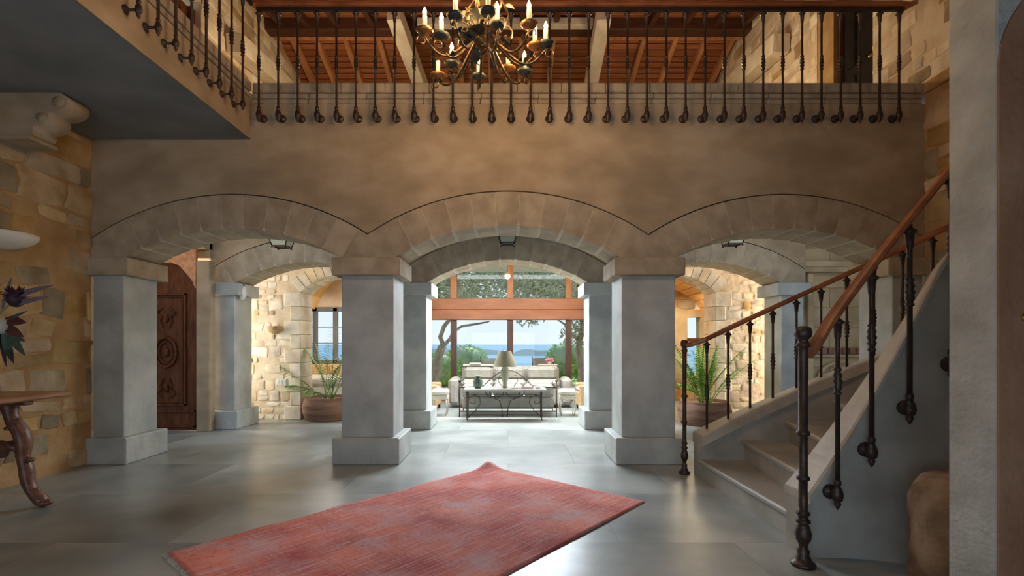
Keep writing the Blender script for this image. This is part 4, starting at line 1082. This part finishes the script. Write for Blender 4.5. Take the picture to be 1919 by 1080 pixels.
for k_ in range(26):
    px = rnd.uniform(1255, 1345); py = rnd.uniform(632, 720)
    if k_ > 22: px, py = rnd.choice([(1400, 650), (1385, 690), (1420, 672)])
    e = prel(px, py, rnd.uniform(7.3, 7.9), plr); b0 = Vector((rnd.uniform(-.1, .1), rnd.uniform(-.1, .1), .33)); v = e - b0; L = v.length; dr = .25
    d = v + Vector((0, 0, dr * L)); m = MB(); frond(m, b0, d, d.length, dr * L / d.length, 20, .18, rnd); m.build('frond', M_frond_bright, plr, fix=False)

# ------------------------------------------------------------------ garden room furniture
def gp(px, py, Y): return at(px, py, Y)
ct = thing('iron_console_table', 'scrolled wrought iron console table with a pale stone top', 'console table', (-.05, 8.10, 0))
MB().box((-.68, -.02, .475), (.68, .30, .515), .008).build('tabletop', M_stonetop, ct)
for x in (-.62, .60):
    for y in (0, .27): MB().tube([(x, y, .475), (x, y, .03), (x + .01, y, 0)], .010, 6).build('leg', M_iron, ct)
for y in (0, .27): MB().tube([(-.62, y, .40), (.60, y, .40)], .007, 6).build('rail', M_iron, ct)
for s in (-1, 1):
    q = MB()
    q.tube([(s * .04, 0, 0.06), (s * .05, 0, .20), (s * .09, 0, .33), (s * .20, 0, .37), (s * .30, 0, .42), (s * .32, 0, .475)], .008, 6)
    q.tube([(s * .02, 0, .46), (s * .05, 0, .40), (s * .13, 0, .375), (s * .22, 0, .40), (s * .25, 0, .475)], .007, 6)
    q.tube([(s * .60, 0, .06), (s * .48, 0, .16), (s * .40, 0, .28), (s * .41, 0, .38), (s * .50, 0, .42), (s * .58, 0, .38), (s * .57, 0, .29), (s * .50, 0, .27), (s * .48, 0, .32)], .008, 6)
    q.build('scrollwork', M_iron, ct)
MB().box((-.64, -.01, .085), (.62, .01, .10)).build('foot_rail', M_iron, ct)
for x, r in ((-.22, 0), (.02, 0), (.3, 0)): pass

sf = thing('iron_framed_sofa', 'grey linen sofa in a wrought iron frame behind the console table', 'sofa', (0, 8.5, 0))
for x in (-.83, .83):
    MB().tube([(x, 0, 0), (x, 0, .60)], .011, 6).build('post', M_iron, sf); MB().ball((x, 0, .615), .022, 8, 6).build('finial', M_iron, sf)
    MB().tube([(x, .75, 0), (x, .75, .55)], .011, 6).build('post', M_iron, sf); MB().tube([(x, 0, .50), (x, .4, .53), (x, .75, .50)], .010, 6).build('arm_rail', M_iron, sf)
MB().tube([(-.83, 0, .10), (.83, 0, .10)], .012, 6).build('bottom_rail', M_iron, sf)
MB().tube([(-.83, 0, .50)] + [(-.42 + .84 * k_ / 12, 0, .53 + .27 * math.sin(PI * k_ / 12)) for k_ in range(13)] + [(.83, 0, .50)], .009, 6).build('back_arch', M_iron, sf)
for s in (-1, 1): MB().tube([(s * .1, 0, .52), (s * .17, 0, .62), (s * .14, 0, .72), (s * .06, 0, .70)], .006, 6).build('back_scroll', M_iron, sf)
MB().box((-.80, .04, .13), (.80, .74, .34), .04).build('seat_cushion', M_sofa, sf)
for k_ in range(3): MB().box((-.79 + k_ * .53, .03, .33), (-.27 + k_ * .53, .20, .56), .05).build('back_cushion', M_sofa, sf)
sf2 = thing('facing_sofa', 'wide grey sofa with white throw close to the garden window', 'sofa', (.05, 9.95, 0))
MB().box((-1.0, -.25, .06), (1.0, .38, .40), .04).build('base', M_sofa, sf2); MB().box((-1.0, .22, .38), (1.0, .42, .80), .06).build('backrest', M_sofa, sf2)
for s in (-1, 1): MB().box((s * 1.12 - .10, -.28, .06), (s * 1.12 + .10, .42, .58), .06).build('armrest', M_sofa, sf2)
for k_ in range(3): MB().box((-.97 + k_ * .65, -.27, .40), (-.34 + k_ * .65, .24, .54), .05).build('seat_cushion', M_sofa, sf2)
for k_ in range(3): MB().box((-.95 + k_ * .65, .10, .52), (-.36 + k_ * .65, .24, .78), .06).build('back_cushion', M_sofa, sf2)
for x in (-.95, .95):
    for y in (-.2, .32): MB().box((x - .03, y - .03, 0), (x + .03, y + .03, .06)).build('foot', M_door, sf2)
MB().box((-.98, .20, .79), (-.35, .44, .83), .02).box((-.85, .18, .82), (-.60, .40, .86), .02).build('throw', M_cream, sf2)
lp = thing('table_lamp', 'lamp with olive tapered shade and ribbed glass base on the console table', 'lamp', (-.05, 8.28, .515))
MB().lathe([(.04, 0), (.045, .02), (.035, .05), (.04, .10), (.07, .22), (.075, .28), (.05, .34), (.02, .36), (.015, .40)], n=14).build('base', mat('ribbed_glass', (.20, .21, .15), (.30, .30, .23), 30, .25, stretch=(4, 4, .4)), lp)
MB().lathe([(.20, .36), (.10, .62)], n=24, cap=False).build('shade', M_shade, lp, fix=False)
MB().tube([(0, 0, .38), (0, 0, .63)], .006, 6).build('pole', M_brass, lp)
vs3 = thing('green_vase', 'green glazed jar with leaves on the left of the console table', 'vase', (-.50, 8.24, .515))
MB().lathe([(.05, 0), (.075, .03), (.08, .12), (.05, .17), (.055, .19)], n=16).build('jar', M_green, vs3)
m = MB()
for q in range(14): a_ = q * 2.4; leafm(m, (0, 0, .17), (math.cos(a_) * .7, math.sin(a_) * .7, .8), .10, .05, .4)
m.build('leaves', M_leaf, vs3, fix=False)
for i, (x, wd, hh, mt) in enumerate(((.14, .16, .02, M_cream), (.32, .20, .016, M_table))):
    o = MB().box((x - wd / 2, 8.18, .515), (x + wd / 2, 8.32, .515 + hh), .003).build('book', mt); tag(o, ('cream' if i == 0 else 'dark brown') + ' book lying on the console table right of the lamp', 'book')
o = thing('white_dish', 'small white dish at the right end of the console table', 'dish', (.50, 8.25, .515)); MB().lathe([(.03, 0), (.035, .005), (.07, .02), (.075, .025), (.03, .01)], n=18).build('bowl', M_whiteplastic, o)
def stool(x, y, label):
    t = thing('upholstered_stool', label, 'stool', (x, y, 0), 0, 'stools in the garden room')
    MB().box((-.15, -.15, .34), (.15, .15, .46), .04).build('seat', M_cream, t); MB().box((-.14, -.14, .28), (.14, .14, .35), .01).build('apron', M_cream, t)
    for sx_ in (-1, 1):
        for sy_ in (-1, 1): MB().tube([(sx_ * .12, sy_ * .12, .29), (sx_ * .135, sy_ * .135, .15), (sx_ * .11, sy_ * .11, 0)], [.018, .012, .010], 6).build('leg', M_cream, t)
stool(gp(825, 0, 8.75).x, 8.75, 'cream stool on the left of the console table'); stool(gp(1063, 0, 8.75).x, 8.75, 'cream stool on the right of the console table')
def wick(x, y, rz, label):
    t = thing('wicker_armchair', label, 'armchair', (x, y, 0), rz, 'wicker armchairs')
    MB().box((-.28, -.26, .08), (.28, .28, .36), .03).build('seat', M_wicker, t); MB().box((-.28, .20, .34), (.28, .30, .66), .04).build('backrest', M_wicker, t)
    for s in (-1, 1): MB().box((s * .30 - .04, -.26, .08), (s * .30 + .04, .30, .50), .03).build('armrest', M_wicker, t)
    for sx_ in (-1, 1):
        for sy_ in (-1, 1): MB().box((sx_ * .25 - .02, sy_ * .22 - .02, 0), (sx_ * .25 + .02, sy_ * .22 + .02, .08)).build('foot', M_door, t)
    MB().box((-.25, -.25, .36), (.25, .2, .43), .03).build('cushion', M_cream, t)
wick(-1.57, 9.5, PI / 2, 'wicker armchair left of the sofas'); wick(1.57, 9.45, -PI / 2, 'wicker armchair right of the sofas')
ts = thing('tray_stand', 'cream tray stand with pink flowers by the garden window', 'stand', (.84, 10.55, 0))
for x in (-.17, .17):
    for y in (-.12, .12): MB().box((x - .012, y - .012, 0), (x + .012, y + .012, .82)).build('leg', M_cream, ts)
for z in (.35, .62, .80): MB().box((-.20, -.14, z), (.20, .14, z + .02), .004).build('shelf', M_cream, ts)
for x, z in ((gp(993, 689, 10.55).x, gp(993, 689, 10.55).z), (gp(1030, 687, 10.55).x, gp(1030, 687, 10.55).z)):
    if x < .6: t = thing('flower_pot', 'pot of pink flowers on the windowsill table', 'flower pot', (x, 10.60, 0)); zt_ = .62
    else: t = thing('flower_pot', 'pale pot of pink flowers on the tray stand', 'flower pot', (x, 10.55, .82)); zt_ = 0
    if zt_: MB().lathe([(.10, 0), (.02, .03), (.02, .56), (.10, .60), (.10, .62)], n=12).build('pedestal', M_cream, t)
    MB().lathe([(.035, zt_), (.05, zt_ + .05), (.05, zt_ + .055)], n=12).build('pot', M_cream, t)
    m = MB(); rnd = random.Random(int(x * 100))
    for q in range(16): m.ball((rnd.uniform(-.08, .08), rnd.uniform(-.06, .06), zt_ + .07 + rnd.uniform(0, .05)), .022, 7, 5)
    m.build('blossoms', M_pink, t)

# ------------------------------------------------------------------ outside
o = MB().box((-14, 11.0, -.35), (14, 16, -.06)).build('terrace', M_terrace); tag(o, 'pale paved terrace outside the garden window', kind='structure')
o = MB().box((-30, 16, -.6), (30, 24, -.12)).build('lawn', M_grass); tag(o, 'green lawn beyond the terrace', kind='structure')
MB_ = MB(); MB_.add([(-60000, 250, -60), (60000, 250, -60), (60000, 60000, -60), (-60000, 60000, -60)], [(0, 1, 2, 3)]); o = MB_.build('sea', M_sea, fix=False); tag(o, 'blue sea beyond the garden', kind='structure')
def ridge(name, label, Y, depth, xs, zs):
    m = MB(); n = len(xs); vs_ = []
    for k_, dd in enumerate((0, .35, .7, 1.0)):
        f = (0, .75, 1.0, 0)[k_]
        for i in range(n): vs_.append((xs[i], Y + depth * dd, -62 + (zs[i] + 62) * f if zs[i] > -62 else -62))
    fs = [(k_ * n + i, k_ * n + i + 1, (k_ + 1) * n + i + 1, (k_ + 1) * n + i) for k_ in range(3) for i in range(n - 1)]
    m.add(vs_, fs, True); o = m.build(name, M_hill, fix=False); tag(o, label, kind='structure')
def hz(px, py, Y): p_ = at(px, py, Y); return p_.x, p_.z
pts = [hz(px, py, 3100) for px, py in ((700, 655), (780, 652), (830, 656), (855, 654), (866, 650), (874, 648), (884, 649), (896, 653), (912, 656), (930, 657), (945, 660), (952, 668))]
ridge('hill_1', 'hazy blue island left of the lamp', 2700, 800, [p_[0] for p_ in pts], [p_[1] for p_ in pts])
pts = [hz(px, py, 2900) for px, py in ((960, 669), (968, 660), (978, 656), (995, 655), (1010, 658), (1040, 657), (1065, 655), (1100, 650), (1160, 645), (1250, 640))]
ridge('hill_2', 'hazy green headland right of the middle window post', 2500, 800, [p_[0] for p_ in pts], [p_[1] for p_ in pts])

def leaf_cloud(blobs, n, size, seed):
    rnd = random.Random(seed); vs_ = []; fs = []
    wts = [b[3] * b[4] * b[5] for b in blobs]
    for i in range(n):
        b = rnd.choices(blobs, wts)[0]
        d = Vector((rnd.gauss(0, 1), rnd.gauss(0, 1), rnd.gauss(0, 1))).normalized() * (rnd.random() ** .45)
        c = Vector((b[0] + d.x * b[3], b[1] + d.y * b[4], b[2] + d.z * b[5]))
        a = Vector((rnd.uniform(-1, 1), rnd.uniform(-1, 1), rnd.uniform(-1, 1))).normalized(); b2 = a.orthogonal().normalized(); s = size * rnd.uniform(.6, 1.3)
        k_ = len(vs_); vs_ += [c - a * s, c + b2 * s * .4, c + a * s, c - b2 * s * .4]; fs.append((k_, k_ + 1, k_ + 2, k_ + 3))
    m = MB(); m.add(vs_, fs); return m
def shrub(label, cx, cy, cz, rx_, ry_, rz_, seed, n=5000):
    t = thing('garden_shrub', label, 'shrub', (cx, cy, -.12)); 
    m = leaf_cloud([(0, 0, cz, rx_, ry_, rz_), (rx_ * .5, 0, cz * .9, rx_ * .6, ry_, rz_ * .8), (-rx_ * .5, 0, cz * .85, rx_ * .6, ry_, rz_ * .85)], n, .05, seed)
    f2 = m.build('foliage', M_hedge, t, fix=False); f2['kind'] = 'stuff'
    MB().ball((0, 0, cz), 1, 12, 8, (rx_ * .85, ry_ * .85, rz_ * .85)).build('inner_growth', M_leaf, t)
    MB().tube([(0, 0, 0), (0, 0, cz)], .05, 6).build('stem', M_trunk, t)
shrub('clipped bright green shrub behind the left window post', gp(868, 0, 15.5).x, 16.6, .75, .75, .6, .62, 1)
shrub('green shrub at the left edge of the garden view', gp(818, 0, 14.6).x, 15.5, .55, .6, .5, .60, 2)
shrub('clipped bright green shrub behind the right window post', gp(1068, 0, 15.5).x, 16.6, .82, .70, .6, .66, 3)
shrub('green shrub at the right edge of the garden view', gp(1125, 0, 15).x, 15.8, .7, .75, .6, .8, 4)

def tree(label, base, branches, blobs, n, seed):
    t = thing('olive_tree', label, 'tree', base, 0, 'garden trees')
    m = MB()
    for pts_, r0, r1 in branches: m.tube(pts_, [r0 + (r1 - r0) * i / (len(pts_) - 1) for i in range(len(pts_))], 8)
    m.build('trunk', M_trunk, t); f2 = leaf_cloud(blobs, n, .07, seed).build('foliage', M_leaf, t, fix=False); f2['kind'] = 'stuff'
YT = 14.0
def q_(px, py, Y=YT): return at(px, py, Y) - Vector((at(815, 0, YT).x, YT, -.12))
tree('gnarled tree with a forked trunk seen left of the window post', (at(815, 0, YT).x, YT, -.12),
     [([q_(815, 720), q_(816, 700), q_(820, 672), q_(828, 652), q_(832, 648)], .14, .11), ([q_(832, 650), q_(825, 632), q_(832, 612), q_(842, 600), q_(850, 575), q_(846, 540), q_(850, 500)], .07, .04),
      ([q_(830, 650), q_(843, 636), q_(850, 622), q_(865, 612), q_(890, 608), q_(912, 604), q_(918, 602)], .06, .015), ([q_(848, 575), q_(870, 550), q_(895, 530), q_(920, 520)], .04, .02)],
     [(1.0, 0, 3.0, 1.5, .9, .75), (-.6, .2, 2.9, 1.3, .9, .8), (.2, 0, 3.6, 2.0, 1, .6)], 9000, 41)
def q2(px, py, Y=YT): return at(px, py, Y) - Vector((at(1092, 0, YT).x, YT, -.12))
tree('leafy tree leaning at the right side of the garden view', (at(1092, 0, YT).x, YT, -.12),
     [([q2(1092, 720), q2(1090, 690), q2(1084, 660), q2(1086, 640), q2(1092, 615), q2(1090, 560), q2(1080, 520)], .12, .05), ([q2(1086, 640), q2(1070, 625), q2(1058, 608), q2(1040, 596)], .05, .02), ([q2(1092, 600), q2(1060, 560), q2(1020, 545), q2(985, 540)], .05, .02)],
     [(-.30, 0, 1.62, .38, .4, .42), (-.9, 0, 2.9, 1.3, .9, .85), (.4, 0, 2.6, 1.0, .8, 1.1), (-1.5, 0, 2.05, .42, .4, .20), (-1.3, .3, 3.4, 1.6, .9, .6), (.1, 0, 1.7, .35, .4, .5)], 9500, 42)
def chair_out(x, y, rz, label):
    t = thing('garden_chair', label, 'chair', (x, y, -.06), rz, 'terrace chairs')
    for sx_ in (-1, 1):
        MB().tube([(sx_ * .26, -.24, 0), (sx_ * .26, -.24, .60), (sx_ * .26, .20, .62)], .014, 6).build('leg', M_iron, t); MB().tube([(sx_ * .26, .26, 0), (sx_ * .26, .22, .45), (sx_ * .27, .32, 1.0)], .014, 6).build('leg', M_iron, t)
    MB().box((-.26, -.24, .40), (.26, .24, .50), .03).build('seat', M_cream, t); MB().box((-.25, .24, .50), (.25, .32, .96), .03).build('backrest', M_cream, t)
chair_out(gp(922, 0, 12.6).x, 12.6, PI, 'iron chair with cream cushions on the terrace left of the lamp'); chair_out(gp(1016, 0, 12.8).x, 12.8, PI, 'iron chair with cream cushions on the terrace right of the middle post')
